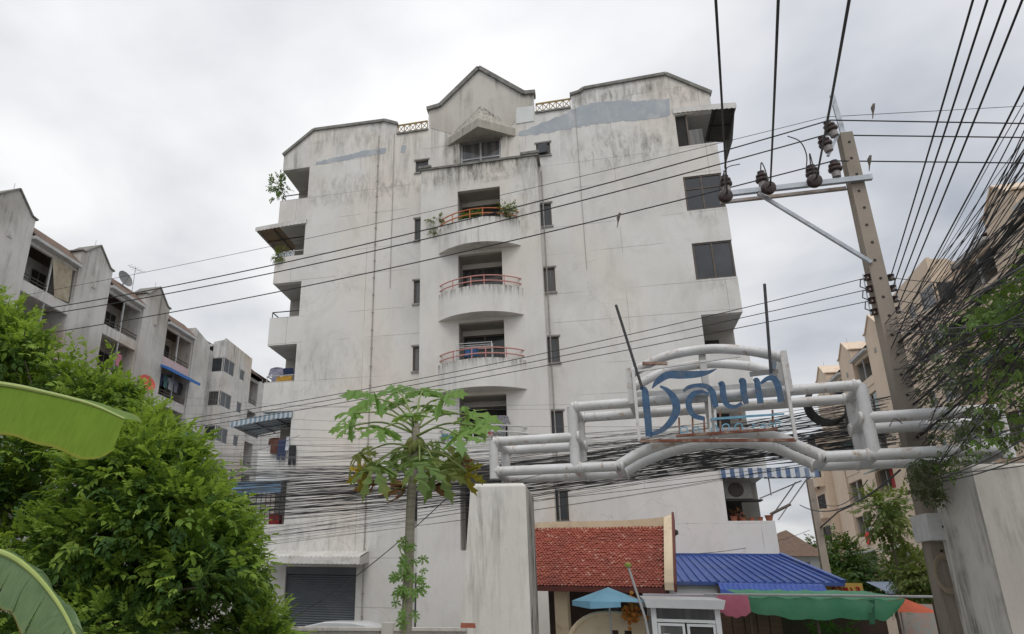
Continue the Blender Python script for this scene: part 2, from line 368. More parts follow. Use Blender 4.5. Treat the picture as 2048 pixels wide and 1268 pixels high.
holes += [[(-4.40,17.85),(-2.70,17.85),(-2.70,20.42),(-4.40,20.42)]]
for f in FL[:5]: holes += [[(-4.36,f),(-2.71,f),(-2.71,f+2.3),(-4.36,f+2.3)]]
holes += [[(-11.0,.02),(-8.29,.02),(-8.29,3.25),(-11.0,3.25)]]
MB().slab(outer, holes, (0,FY,0), (1,0,0), (0,0,1), (0,1,0), .22).build('facade_wall', MT['facade'], main)
# gable field: slightly thicker beige render
gp = [(-5.7,21.40),(-5.7,22.2),(-5.25,22.28),(-3.55,23.86),(-1.70,22.22),(-1.36,22.18),(-1.36,21.25),(-2.1,21.05),(-2.35,20.75),(-3.55,22.1),(-4.7,20.9),(-5.1,21.1)]
MB().slab(gp, [], (0,FY-.012,0), (1,0,0), (0,0,1), (0,1,0), .008).build('gable_field', MT['gable'], main)
MB().slab([(-2.05,20.95),(-1.3,20.95),(-1.3,21.7),(-2.0,21.74)], [], (0,FY-.024,0), (1,0,0), (0,0,1), (0,1,0), .008).build('repair_patch', MT['lightpatch'], main)
def ragged(x0, x1, zb, zt, n, amp, seed):
    r = random.Random(seed); a = []; b = []
    for i in range(n+1):
        t = i/n; x = x0+(x1-x0)*t
        a.append((x+r.uniform(-.03,.03), zb(t)+r.uniform(-amp,amp))); b.append((x+r.uniform(-.03,.03), zt(t)+r.uniform(-amp,amp)))
    return a+list(reversed(b))
pz = lambda t: (t < .04 and 20.55 or t < .2 and 20.5 or 20.42-.15*math.sin(t*2.4))
MB().slab(ragged(-1.95, 3.95, lambda t: 20.35-.05*t-.1*math.sin(t*9)*.5, lambda t: 20.5+.55*min(1,t*2.2)+.22*math.sin(t*3.1)+(.12 if .35<t<.75 else 0), 46, .045, 3), [], (0,FY-.006,0), (1,0,0), (0,0,1), (0,1,0), .004).build('repair_patch', MT['bluegrey'], main)
MB().slab(ragged(-10.95, -7.65, lambda t: 20.35+.1*t, lambda t: 20.52+.30*t*(1 if t<.9 else .7), 30, .035, 5), [], (0,FY-.006,0), (1,0,0), (0,0,1), (0,1,0), .004).build('repair_patch', MT['bluegrey'], main)
MB().slab([(-7.02,20.35),(-6.82,20.33),(-6.76,20.7),(-6.98,20.74)], [], (0,FY-.006,0), (1,0,0), (0,0,1), (0,1,0), .004).build('repair_patch', MT['bluegrey'], main)
# body behind the facade
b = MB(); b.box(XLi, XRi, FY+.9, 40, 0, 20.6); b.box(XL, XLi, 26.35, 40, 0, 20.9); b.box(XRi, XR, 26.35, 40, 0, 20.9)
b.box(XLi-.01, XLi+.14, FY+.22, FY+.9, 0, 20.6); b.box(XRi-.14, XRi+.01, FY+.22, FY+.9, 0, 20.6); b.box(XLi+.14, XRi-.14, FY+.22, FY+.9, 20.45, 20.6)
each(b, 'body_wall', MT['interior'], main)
cp = MB()                                           # copings along the roofline
def cope(pts, w=.34, h=.13):
    for p, q in zip(pts, pts[1:]):
        cp.bar((p[0],FY+.09,p[1]+h/2-.01), (q[0],FY+.09,q[1]+h/2-.01), w, h)
cope([(XL-.05,21.08),(-11.14,22.2),(-7.78,22.1),(-7.2,21.83)]); cope([(.2,21.92),(.55,21.98),(.75,22.12),(3.93,22.2),(XR+.06,20.98)])
cope([(-5.86,22.3),(-5.28,22.38),(-3.55,24.04),(-1.66,22.32),(-1.2,22.28)], .42, .17); cope([(-7.2,21.32),(-5.8,21.32)], .3, .08); cope([(-1.25,21.32),(.2,21.32)], .3, .08)
each(cp, 'coping', MT['coping'], main)
for x0, x1 in ((-7.16,-5.86), (-1.2,.18)):
    r = MB()
    for z in (21.45, 21.86): r.bar((x0,FY+.1,z),(x1,FY+.1,z),.05,.06)
    n = 5
    for i in range(n+1): x = x0+(x1-x0)*i/n; r.bar((x,FY+.1,21.4),(x,FY+.1,21.88),.035)
    for i in range(n):
        a = x0+(x1-x0)*i/n; c = x0+(x1-x0)*(i+1)/n
        r.bar((a,FY+.1,21.47),(c,FY+.1,21.84),.025); r.bar((a,FY+.12,21.84),(c,FY+.12,21.47),.025)
    r.build('roof_railing', MT['yellowrail'], main)
# small windows
for i, (a, bq, c, d) in enumerate(SW):
    fr = MB(); t = .055; y0, y1 = FY+.05, FY+.11
    fr.box(a+.002,a+t,y0,y1,c,d); fr.box(bq-t,bq-.002,y0,y1,c,d); fr.box(a+t,bq-t,y0,y1,d-t,d-.002); fr.box(a+t,bq-t,y0,y1,c+.002,c+t)
    wdw = fr.build('window', MT['bronze'], main)
    pn = MB()
    if i == 10:                                     # top right awning sash stands open
        pn.hexa([(a+.06,FY-.12,c+.06),(a+.44,FY-.22,c+.02),(a+.44,FY-.19,c+.02),(a+.06,FY-.09,c+.06),(a+.06,FY-.02,d-.06),(a+.44,FY-.12,d-.03),(a+.44,FY-.09,d-.03),(a+.06,FY+.01,d-.06)]); pn.build('sash', MT['glass'], wdw)
        pn = MB()
    pn.box(a+t,bq-t,FY+.075,FY+.085,c+t,d-t); pn.build('pane', MT['glass'], wdw)
    sl_ = MB(); sl_.box(a-.05,bq+.05,FY-.05,FY+.04,c-.07,c-.003); sl_.build('sill', MT['greytrim'], wdw); sl_ = MB(); sl_.box(a-.06,bq+.06,FY-.04,FY+.04,d+.003,d+.06); sl_.build('lintel', MT['greytrim'], wdw)
# corner loggias
def notch(side, f, k):
    xo, xi = (XL, XLi) if side < 0 else (XR, XRi)
    a, c = min(xo,xi), max(xo,xi); lo = f+.95 if side < 0 else f+1.0; hi = f+2.52 if side < 0 else f+2.45
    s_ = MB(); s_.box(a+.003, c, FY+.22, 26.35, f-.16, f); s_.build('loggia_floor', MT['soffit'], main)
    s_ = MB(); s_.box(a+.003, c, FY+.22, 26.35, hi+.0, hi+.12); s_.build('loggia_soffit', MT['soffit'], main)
    w_ = MB(); x0, x1 = (a, a+.14) if side < 0 else (c-.14, c)
    w_.box(x0, x1, FY+.22, 26.35, f, lo); w_.box(x0, x1, FY+.22, 26.35, hi+.12, f+2.64); w_.build('side_parapet', MT['facade'], main)
for i, f in enumerate(FL):
    notch(-1, f, i); notch(1, f, i)
    # dark door at the back of the left loggia
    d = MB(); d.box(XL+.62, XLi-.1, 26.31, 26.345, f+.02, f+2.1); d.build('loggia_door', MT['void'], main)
def rail(x0, x1, z, m=MT['ironblack'], y=FY+.1, side=-1):
    r = MB(); r.bar((x0,y,z+.28),(x1,y,z+.28),.035); xo = x0 if side < 0 else x1
    r.bar((xo,y,z+.28),(xo,26.2,z+.28),.035)
    for x in (x0, x1): r.bar((x,y,z),(x,y,z+.28),.03)
    r.bar((xo,26.2,z),(xo,26.2,z+.28),.03); r.build('loggia_rail', m, main)
rail(XL+.06, XLi-.02, FL[5]+.95); rail(XL+.06, XLi-.02, FL[3]+.95); rail(XL+.06, XLi-.02, FL[2]+.95, MT['alu']); rail(XL+.06, XLi-.02, FL[4]+.95, MT['alu'])
# left storey 6: thin sunscreen grille; storey 2: burglar bars
gm = MB()
for i in range(7): x = XL+.06+i*.2; gm.bar((x,FY+.08,FL[0]+.95),(x,FY+.08,FL[0]+2.5),.022)
for z in (1.5, 2.1): gm.bar((XL+.02,FY+.08,FL[0]+z),(XLi,FY+.08,FL[0]+z),.022)
gm.build('burglar_bars', MT['ironblack'], main)
# right storeys 5, 6: glazed corners; storey 7: half boarded opening
def glazed(f, lo, hi, mull, mat_f, mat_g, extra=None):
    fr = MB(); y0, y1 = FY+.03, FY+.1; t = .06; x0, x1 = XRi+.01, XR-.02; lo += f; hi += f
    fr.box(x0,x1,y0,y1,lo+.002,lo+t); fr.box(x0,x1,y0,y1,hi-t,hi-.002)
    for x in mull: fr.box(x-t/2,x+t/2,y0,y1,lo+t,hi-t)
    if extra: fr.box(x0+t,x1-t,y0+.005,y1-.005,f+extra,f+extra+.04)
    fr.box(x1-t,x1,y1,26.3,lo+.002,lo+t); fr.box(x1-t,x1,y1,26.3,hi-t,hi-.002); fr.box(x1-t,x1,25.3,25.36,lo+t,hi-t)
    w_ = fr.build('window', mat_f, main)
    p_ = MB(); p_.box(x0+.02,x1-t,FY+.06,FY+.07,lo+t,hi-t); p_.build('pane', mat_g, w_)
    p_ = MB(); p_.box(x1-.04,x1-.03,FY+.11,26.3,lo+t,hi-t); p_.build('pane', mat_g, w_)
glazed(FL[3], 1.0, 2.45, (XRi+.04, XRi+.66, XR-.05), MT['bronze'], MT['glass2']); glazed(FL[4], 1.0, 2.45, (XRi+.04, XRi+.62, XR-.05), MT['bronze'], MT['glass'], 1.9)
bd = MB(); bd.box(XRi+.02, XRi+.40, FY+.12, FY+.15, FL[5]+1.0, FL[5]+2.44); bd.build('loggia_screen', MT['void'], main)
bd = MB(); bd.box(XRi+.44, XR-.42, FY+.10, FY+.13, FL[5]+1.0, FL[5]+1.75); bd.build('loggia_board', MT['glass2'], main)
bd = MB(); bd.box(XRi+.38, XRi+.44, FY+.08, FY+.16, FL[5]+1.0, FL[5]+2.44); bd.build('loggia_post', MT['bronze'], main)
for f in (FL[0], FL[1], FL[2]):
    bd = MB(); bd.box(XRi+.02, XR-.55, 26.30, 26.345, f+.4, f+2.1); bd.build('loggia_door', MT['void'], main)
# projecting bay with curved balconies
bay = MB(); bx0, bx1 = -5.86, -1.24
bh = [[(-4.37,f+.0),(-2.70,f+.0),(-2.70,f+2.5),(-4.37,f+2.5)] for f in FL[:5]]
bay.slab([(bx0,0),(bx1,0),(bx1,18.66),(bx0,18.66)], bh, (0,BY,0), (1,0,0), (0,0,1), (0,1,0), .18)
bay.box(bx0, bx0+.18, BY+.18, FY, 0, 18.66); bay.box(bx1-.18, bx1, BY+.18, FY, 0, 18.66); bay.build('bay_wall', MT['baywall'], main)
c2 = MB(); c2.box(bx0-.06, bx1+.06, BY-.06, BY+.24, 18.663, 18.75); c2.box(bx1-.62, bx1+.10, BY-.09, FY-.003, 18.753, 18.86); c2.box(bx0-.1, bx0+.42, BY-.09, FY-.003, 18.753, 18.86); each(c2, 'bay_coping', MT['coping'], main)
fl_ = MB()
for f in FL: fl_.box(bx0+.18, bx1-.18, BY+.18, FY, f-.2, f)
for f in FL[:5]:
    fl_.box(-4.55,-4.37,BY+.18,FY,f+.0,f+2.6); fl_.box(-2.70,-2.52,BY+.18,FY,f,f+2.6); fl_.box(-4.37,-2.70,BY+.18,FY,f+2.5,f+2.6)
each(fl_, 'bay_floor', MT['interior'], main)
for i, f in enumerate(FL[:5]):                      # glazed doors deep in each opening
    x0, x1, z0, z1 = -4.36, -2.71, f, f+2.3; y0 = FY+.02
    fr = MB(); t = .07
    fr.box(x0,x0+t,y0,y0+.07,z0,z1); fr.box(x1-t,x1,y0,y0+.07,z0,z1); fr.box(x0+t,x1-t,y0,y0+.07,z1-t,z1); fr.box(-3.57,-3.5,y0,y0+.07,z0,z1-t); fr.box(x0+t,x1-t,y0+.003,y0+.067,f+1.72,f+1.79)
    dr = fr.build('balcony_door', MT['bronze'], main); pn = MB(); pn.box(x0+t,x1-t,y0+.03,y0+.04,z0,z1-t); pn.build('pane', MT['void'] if i in (1,4) else MT['glass'], dr)
def arc(f_r, x0=-5.14, x1=-1.96, sag=.66, n=18, inset=0.):
    c = (x0+x1)/2; h = (x1-x0)/2; R_ = (h*h+sag*sag)/(2*sag); cy = BY-sag+R_; a0 = math.asin(h/R_); o = []
    for i in range(n+1):
        a = -a0+2*a0*i/n; o.append((c+(R_-inset)*math.sin(a), cy-(R_-inset)*math.cos(a)))
    return o
for i, f in enumerate(FL[1:5], 1):
    o_ = arc(0); i_ = arc(0, inset=.11); n = len(o_); zb, zt = f-.17, f+.88; m_ = MB()
    vs = [(x,y,zb) for x,y in o_]+[(x,y,zt) for x,y in o_]+[(x,min(y,BY-.002),zt) for x,y in i_]+[(x,min(y,BY-.002),f) for x,y in i_]
    fs = []
    for k in range(n-1):
        fs += [(k,k+1,n+k+1,n+k),(n+k,n+k+1,2*n+k+1,2*n+k),(2*n+k,2*n+k+1,3*n+k+1,3*n+k)]
    fs += [tuple(range(n-1,-1,-1)), tuple(range(3*n,4*n))]
    m_.add(vs, fs); m_.smooth = True; bal = m_.build('balcony', MT['balcony'], main)
    ra = arc(0, inset=.05, n=14); r_ = MB()
    col = {4: MT['orange'], 3: MT['pink'], 2: MT['pink'], 1: MT['wornwhite']}[i]
    for z in (1.06, 1.27): r_.tube([(x,y,f+z) for x,y in ra], .026, 6)
    for k in (0, 3, 6, 8, 11, 14): x, y = ra[k]; r_.tube([(x,y,f+.86),(x,y,f+1.27)], .02, 6)
    r_.build('railing', col, bal)
# top storey window under the pointed hood
fr = MB(); x0, x1, z0, z1 = -4.39, -2.71, 17.9, 20.40; y0 = FY+.05
for a in (x0, x1-.07, -3.59): fr.box(a,a+.07,y0,y0+.07,z0,z1)
fr.box(x0+.07,x1-.07,y0+.002,y0+.068,z1-.07,z1); fr.box(x0+.07,x1-.07,y0+.002,y0+.068,19.55,19.61); wd = fr.build('window', MT['alu'], main)
pn = MB(); pn.box(x0+.05,x1-.05,y0+.03,y0+.04,z0,z1-.05); pn.build('pane', MT['glass2'], wd)
hd = MB(); A = (-3.50,23.5); Lw, Rw = (-4.98,FY), (-2.08,FY); zb, zf = 20.36, 20.72
hd.add([(Lw[0],Lw[1],zb),(A[0],A[1],zb),(Rw[0],Rw[1],zb),(Lw[0],Lw[1],zf),(A[0],A[1],zf+.02),(Rw[0],Rw[1],zf),(-3.5,FY,22.15)],
       [(0,1,4,3),(1,2,5,4),(2,1,0),(3,4,6),(4,5,6)]); hd.build('hood', stucco('hood_render', (.40,.375,.325), (.47,.445,.39), (.25,.235,.20), 20.0, 21.5, 1.5, .6, False, streakscale=4., slo=.42), main)
pl = MB(); pl.box(-2.70,-2.42,FY-.09,FY-.002,18.75,20.355); pl.box(-4.68,-4.41,FY-.09,FY-.002,18.75,20.355); each(pl, 'pilaster', MT['baywall'], main)
# conduits
for x, r_ in ((-8.02,.022), (-7.32,.012), (.35,.010)):
    c_ = MB(); c_.tube([(x,FY-.03,1.2 if x < -8 else 14),(x+.01,FY-.03,21.4)], r_, 6)
    if x < -8:
        for k in range(26): z = 1.6+k*.76; c_.box(x-.04,x+.045,FY-.05,FY-.001,z,z+.035)
    c_.build('conduit', MT['pipe'], main)
c_ = MB(); c_.tube([(-4.2,FY-.06,3.14),(-6.0,FY-.06,3.14),(-6.08,FY-.06,3.05),(-6.08,FY-.06,.1)], .05, 8); c_.build('drain_pipe', MT['blackpipe'], main)
c_ = MB(); c_.tube([(-1.12,FY-.05,18.5),(-1.12,FY-.05,3.9)], .022, 6); c_.build('drain_pipe', MT['pipe'], main)
# roller shutter and its awning
s_ = MB()
for k in range(40):
    z = .03+k*.08; s_.add([(-10.99,FY+.11,z),(-8.3,FY+.11,z),(-8.3,FY+.085,z+.04),(-10.99,FY+.085,z+.04),(-8.3,FY+.11,z+.08),(-10.99,FY+.11,z+.08)], [(0,1,2,3),(3,2,4,5)])
sh = s_.build('roller_shutter', MT['shutter'], main); q = MB(); q.box(-10.99,-8.3,FY+.03,FY+.08,3.0,3.24); q.build('shutter_box', MT['shutter'], sh)
def corr(x0, x1, ya, za, yb, zb, waves, amp=.02, drop=0, mat_=MT['zinc'], name='awning', parent=main, under=None):
    m_ = MB(); n = waves*4; vs = []; rows = [(ya,za),((ya+yb)/2,(za+zb)/2+.0),(yb,zb)]+([(yb-.02,zb-drop)] if drop else [])
    for yy, zz in rows:
        for i in range(n+1): x = x0+(x1-x0)*i/n; vs.append((x,yy,zz+(amp*math.cos(i*math.pi/2) if (yy,zz) != rows[-1] or not drop else amp*.5*math.cos(i*math.pi/2))))
    fs = [(r*(n+1)+i, r*(n+1)+i+1, (r+1)*(n+1)+i+1, (r+1)*(n+1)+i) for r in range(len(rows)-1) for i in range(n)]
    m_.add(vs, fs); return m_.build(name, mat_, parent)
aw = corr(-11.75, -7.84, FY-.01, 3.80, FY-1.0, 3.56, 24, .025, .24)
sd_ = MB(); sd_.add([(-7.84,FY-.01,3.78),(-7.84,FY-1.0,3.54),(-7.84,FY-1.0,3.3),(-7.84,FY-.01,3.42)], [(0,1,2,3)]); sd_.build('side_panel', MT['zinc'], aw)
# awnings over corner loggias
def sideawn(side, f, z_in, z_out, reach, val, mtop, mval, y0=FY-.05, y1=26.9, scal=.03):
    xi = XLi+.05 if side < 0 else XRi-.05; xo = (XL if side < 0 else XR)+side*reach
    nseg = 12; nw = 18; m_ = MB(); vs = []
    for j in range(nw*2+1):
        y = y0+(y1-y0)*j/(nw*2)
        for i in range(nseg+1):
            t = i/nseg; vs.append((xi+(xo-xi)*t, y, z_in+(z_out-z_in)*t**1.6+.015*(-1)**j))
    fs = [(j*(nseg+1)+i, j*(nseg+1)+i+1, (j+1)*(nseg+1)+i+1, (j+1)*(nseg+1)+i) for j in range(nw*2) for i in range(nseg)]
    m_.add(vs, fs); a_ = m_.build('awning', mtop, main)
    v_ = MB(); n = 26; vs = []
    for i in range(n+1):
        t = i/n; x = xi+(xo-xi)*t; z = z_in+(z_out-z_in)*t**1.6
        vs += [(x,y0-.01,z+.03),(x,y0-.012,z-val-(scal if i % 2 else 0))]
    v_.add(vs, [(2*i,2*i+2,2*i+3,2*i+1) for i in range(n)]); v_.build('valance', mval, a_)
    v_ = MB(); n = 30; vs = []
    for i in range(n+1):
        y = y0+(y1-y0)*i/n; vs += [(xo,y,z_out+.03),(xo+side*.01,y,z_out-val*.6-(scal if i % 2 else 0))]
    v_.add(vs, [(2*i,2*i+2,2*i+3,2*i+1) for i in range(n)]); v_.build('valance', mval, a_)
    r_ = MB()
    for y in (y0+.1, (y0+y1)/2, y1-.1): r_.bar((xi,y,z_in-.07),(xo,y,z_out-.06),.03)
    for t in (.35,.7): r_.bar((xi+(xo-xi)*t,y0,z_in+(z_out-z_in)*t**1.6-.05),(xi+(xo-xi)*t,y1,z_in+(z_out-z_in)*t**1.6-.05),.03)
    r_.build('awning_frame', MT['ironblack'], a_); return a_
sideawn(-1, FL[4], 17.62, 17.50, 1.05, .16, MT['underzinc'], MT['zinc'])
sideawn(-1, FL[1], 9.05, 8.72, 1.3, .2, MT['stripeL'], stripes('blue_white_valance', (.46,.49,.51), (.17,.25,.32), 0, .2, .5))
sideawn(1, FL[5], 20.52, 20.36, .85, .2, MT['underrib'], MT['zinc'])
sideawn(1, FL[0], 6.42, 6.40, 1.45, .26, MT['bluesheet'], MT['stripeR'], y1=25.9)
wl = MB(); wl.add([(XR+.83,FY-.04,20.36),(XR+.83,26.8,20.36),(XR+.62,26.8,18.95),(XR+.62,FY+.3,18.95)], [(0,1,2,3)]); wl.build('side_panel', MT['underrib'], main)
bl = MB(); bl.box(XL-1.0, XLi+.02, FY-.55, FY-.50, 5.86, 6.28); bl.add([(XL-1.0,FY-.5,6.28),(XLi+.02,FY-.5,6.28),(XLi+.02,FY+.0,6.36),(XL-1.0,FY+.3,6.36)], [(0,1,2,3)]); bl.box(XL-1.03,XL-1.0,FY-.5,26,5.95,6.3)
bl.build('awning', MT['bluesheet'], main)
st = MB()
for a, c in (((6.5,25.7,6.15),(5.5,25.7,4.9)), ((6.7,25.0,6.2),(5.6,24.8,4.85)), ((6.7,25.0,6.2),(5.4,25.0,6.2)), ((5.48,24.7,5.6),(5.48,24.7,6.3)), ((5.2,25,5.55),(6.6,25.4,6.15))): st.tube([a,c], .02, 6)
each(st, 'awning_strut', MT['alu'], main)
# ================================================================== flanking apartment blocks (gabled piers, recessed loggias, tiled mansards)
MT.update(
 grey=stucco('grey_render', (.56,.55,.525), (.63,.62,.595), (.37,.36,.33), 14, 22, .9, .45, False, (.40,.375,.34), streakscale=1.0),
 greylight=stucco('pale_grey_render', (.56,.55,.53), (.63,.62,.60), (.36,.345,.32), 8, 21, 1.0, .45, False, (.56,.47,.38), streakscale=1.4),
 peach=stucco('peach_render', (.66,.53,.41), (.70,.575,.45), (.44,.35,.27), 14, 24, .35, .25, False, None, streakscale=1.0),
 pinkwall=mat('pink_loggia_paint', (.56,.42,.41), (.50,.37,.36), 1.4, .85), whitewall=mat('white_loggia_paint', (.52,.53,.54), (.46,.47,.48), 1.4, .85),
 browntile=mat('brown_roof_tile', (.19,.125,.09), (.135,.092,.07), 5, .85, .3, 25, dirt=(.10,.085,.07), dscale=2), whitefascia=mat('white_fascia', (.52,.52,.52), (.45,.45,.44), 2, .7, dirt=(.3,.29,.27)),
 cloth1=mat('stained_canvas', (.42,.38,.29), (.33,.28,.20), 3, .95, dirt=(.18,.12,.07), dscale=2), bluebright=mat('bright_blue_sheet', (.03,.14,.45), (.04,.18,.52), 3, .5),
 redplastic=mat('faded_red_mesh', (.55,.10,.075), (.48,.08,.06), 8, .7), wire=mat('aerial_metal', (.22,.22,.22), (.16,.16,.16), 8, .5, metal=.5),
 teal=mat('teal_sheet', (.10,.24,.22), (.15,.30,.28), 3, .6), palegreen=mat('pale_green_sheet', (.40,.46,.43), (.33,.40,.38), 3, .6),
)
def block(name, label, X, s, y0, y1, gables, log, blk, wall, rec, top=20.55, skip_low=0, fl=FL, pier=None):
    pier = pier or wall
    root = thing(name, (X-s*5, (y0+y1)/2, 0), label, 'building')
    def P(out, y, z): return (X+s*out, y, z)
    def bx(m, o0, o1, a, b_, c, d): x = sorted((X+s*o0, X+s*o1)); return m.box(x[0], x[1], a, b_, c, d)
    hl = []
    for (a, b_) in log:
        for f in fl: hl.append([(a+.02,f+.22),(b_-.02,f+.22),(b_-.02,f+2.38),(a+.02,f+2.38)])
    MB().slab([(y0,0),(y1,0),(y1,top),(y0,top)], hl, (X,0,0), (0,1,0), (0,0,1), (-s,0,0), .2).build('front_wall', wall, root)
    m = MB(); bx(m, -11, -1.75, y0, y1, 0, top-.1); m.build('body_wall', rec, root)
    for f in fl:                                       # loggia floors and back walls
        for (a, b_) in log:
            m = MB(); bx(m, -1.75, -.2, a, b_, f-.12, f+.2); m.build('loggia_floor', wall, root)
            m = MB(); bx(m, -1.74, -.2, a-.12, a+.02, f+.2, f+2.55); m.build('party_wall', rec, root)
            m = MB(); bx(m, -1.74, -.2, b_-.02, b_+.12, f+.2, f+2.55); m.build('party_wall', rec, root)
    for g in gables:
        h = 1.45
        m = MB(); m.slab([(g-h,0),(g+h,0),(g+h,21.55),(g+h-.2,21.6),(g,22.62),(g-h+.2,21.6),(g-h,21.55)], [], P(.12,0,0), (0,1,0), (0,0,1), (-s,0,0), 1.6); m.build('gable_pier', pier, root)
        m = MB()
        for a, b_ in (((g-h-.12,21.58),(g-h+.28,21.62)),((g-h+.28,21.62),(g,22.65)),((g,22.65),(g+h-.28,21.62)),((g+h-.28,21.62),(g+h+.12,21.58))):
            m.bar(P(-.66,a[0],a[1]+.04), P(-.66,b_[0],b_[1]+.04), 1.72, .09)
        m.build('gable_coping', MT['coping'] if wall is not MT['peach'] else wall, root)
        m = MB(); bx(m, .12, .17, g-.17, g+.17, 19.75, 20.1); bx(m, .175, .19, g-.09, g+.09, 19.83, 20.02); m.build('vent', rec, root)
        m = MB(); m.tube([P(-.3,g,22.7),P(-.3,g,23.1)], .012, 5); m.build('lightning_rod', MT['wire'], root)
    # mansard strips between the piers, laid in courses
    for (a, b_) in log+([] if blk is None else [(blk[1]+.05, blk[1]+3.6)]):
        n = 9; m = MB()
        for i in range(n):
            o0 = .32-1.25*i/n; z0 = 20.62+1.15*i/n; o1 = .32-1.25*(i+1)/n; z1 = 20.62+1.15*(i+1)/n
            m.add([P(o0+.03,a-.05,z0),P(o0+.03,b_+.05,z0),P(o1+.01,b_+.05,z1+.015),P(o1+.01,a-.05,z1+.015),P(o0-.03,a-.05,z0-.03),P(o0-.03,b_+.05,z0-.03)], [(0,1,2,3),(4,5,1,0)])
        mm = m.build('mansard_roof', MT['browntile'], root)
        m = MB(); bx(m, .02, .36, a-.04, b_+.04, 20.42, 20.60); m.build('eave_fascia', MT['whitefascia'], mm)
    m = MB(); ya, yb = y0+1, y1-1
    m.add([P(-.95,ya,21.72),P(-.95,yb,21.72),P(-10,yb,21.72),P(-10,ya,21.72),P(-5.2,ya+4.5,23.3),P(-5.2,yb-4.5,23.3)], [(0,1,5,4),(1,2,5),(2,3,4,5),(3,0,4)]); m.build('main_roof', MT['browntile'], root)
    if blk:
        a, b_ = blk; hl = []; o = 1.12
        for f in fl: hl += [[(a+.04,f+1.0),(a+1.7,f+1.0),(a+1.7,f+2.2),(a+.04,f+2.2)], [(a+2.7,f+1.15),(a+3.5,f+1.15),(a+3.5,f+2.05),(a+2.7,f+2.05)]]
        m = MB(); m.slab([(a,0),(b_,0),(b_,21.35),(a,21.6)], hl, P(o,0,0), (0,1,0), (0,0,1), (-s,0,0), .18); m.build('block_wall', rec if rec is not MT['interior'] else wall, root)
        hl = [[(.04,f+1.0),(o-.20,f+1.0),(o-.20,f+2.2),(.04,f+2.2)] for f in fl]
        m = MB(); m.slab([(.002,0),(o-.183,0),(o-.183,21.5),(.002,21.4)], hl, P(0,a,0), (s,0,0), (0,0,1), (0,1,0), .15); m.build('block_side_wall', rec if rec is not MT['interior'] else wall, root)
        m = MB(); bx(m, -1.7, o-.2, b_-.15, b_, 0, 21.3); m.build('block_side_wall', wall, root)
        m = MB(); bx(m, -1.7, o-.185, a+.155, b_-.155, 21.1, 21.3); m.build('block_roof', wall, root)
        for f in fl[skip_low:]:
            fr = MB(); t = .06
            bx(fr, o-.10, o-.03, a, a+1.68, f+1.0, f+1.0+t); bx(fr, o-.10, o-.03, a, a+1.68, f+2.2-t, f+2.2)
            for y in (a, a+.82, a+1.64): bx(fr, o-.098, o-.032, y, y+t, f+1.0+t, f+2.2-t)
            bx(fr, .02, o-.1, a+.03, a+.1, f+1.0, f+1.0+t); bx(fr, .02, o-.1, a+.03, a+.1, f+2.2-t, f+2.2)
            w_ = fr.build('window', MT['alu'], root)
            p_ = MB(); bx(p_, o-.07, o-.06, a+.06, a+1.66, f+1.06, f+2.14); p_.build('pane', MT['glass2'], w_)
            p_ = MB(); bx(p_, .02, o-.1, a+.06, a+.07, f+1.06, f+2.14); p_.build('pane', MT['glass'], w_)
            fr = MB(); bx(fr, o-.1, o-.04, a+2.72, a+3.48, f+1.16, f+1.22); bx(fr, o-.1, o-.04, a+2.72, a+3.48, f+1.98, f+2.04); bx(fr, o-.099, o-.041, a+2.72, a+2.78, f+1.22, f+1.98); bx(fr, o-.099, o-.041, a+3.42, a+3.48, f+1.22, f+1.98); w_ = fr.build('window', MT['alu'], root)
            p_ = MB(); bx(p_, o-.08, o-.07, a+2.78, a+3.42, f+1.2, f+2.0); p_.build('pane', MT['glass2'], w_)
    return root, P, bx
# ---- left block, grey, seven storeys
lb, LP, Lbx = block('apartment_building', 'grey seven storey apartment block with gabled piers behind the green tree', -29, 1, 20, 66,
   [26.0, 32.7, 39.2], [(27.5,31.2),(34.2,37.7),(40.7,44.2),(52.0,55.6)], (47.3,51.9), MT['greylight'], MT['greylight'], skip_low=1, pier=MT['grey'])
def loggia_fit(root, P, bx, a, b_, f, kind, side_wall=None):
    """what fills one loggia: railing, post, back window"""
    r = MB()
    for z in (.42, .62): r.bar(P(-.06,a+.05,f+z), P(-.06,b_-.05,f+z), .05)
    r.build('railing', MT['ironblack'] if kind != 'brown' else MT['bronze'], root)
    if kind in ('post','brown','white','grille'):
        q = MB(); bx(q, -.12, -.03, (a+b_)/2-.04, (a+b_)/2+.04, f+.22, f+2.37); q.build('post', MT['whitefascia'] if kind != 'brown' else MT['alu'], root)
    fr = MB(); c = (a+b_)/2; bx(fr, -1.75+.003, -1.69, c+.25, c+1.45, f+.3, f+2.1); w_ = fr.build('window', MT['alu'], root); p_ = MB(); bx(p_, -1.688, -1.68, c+.32, c+.82, f+.36, f+2.04); bx(p_, -1.688, -1.68, c+.88, c+1.38, f+.36, f+2.04)
    each(p_, 'pane', MT['void'], w_)
    q = MB(); bx(q, -1.75+.002, -1.72, a+.15, c+.1, f+.21, f+2.3); q.build('back_wall', side_wall or MT['whitewall'], root)
for j, (a, b_) in enumerate([(27.5,31.2),(34.2,37.7),(40.7,44.2)]):
    for i, f in enumerate(FL):
        if i < 2: continue
        loggia_fit(lb, LP, Lbx, a, b_, f, 'white' if i == 5 else 'brown', MT['pinkwall'] if j == 2 and i == 5 else None)
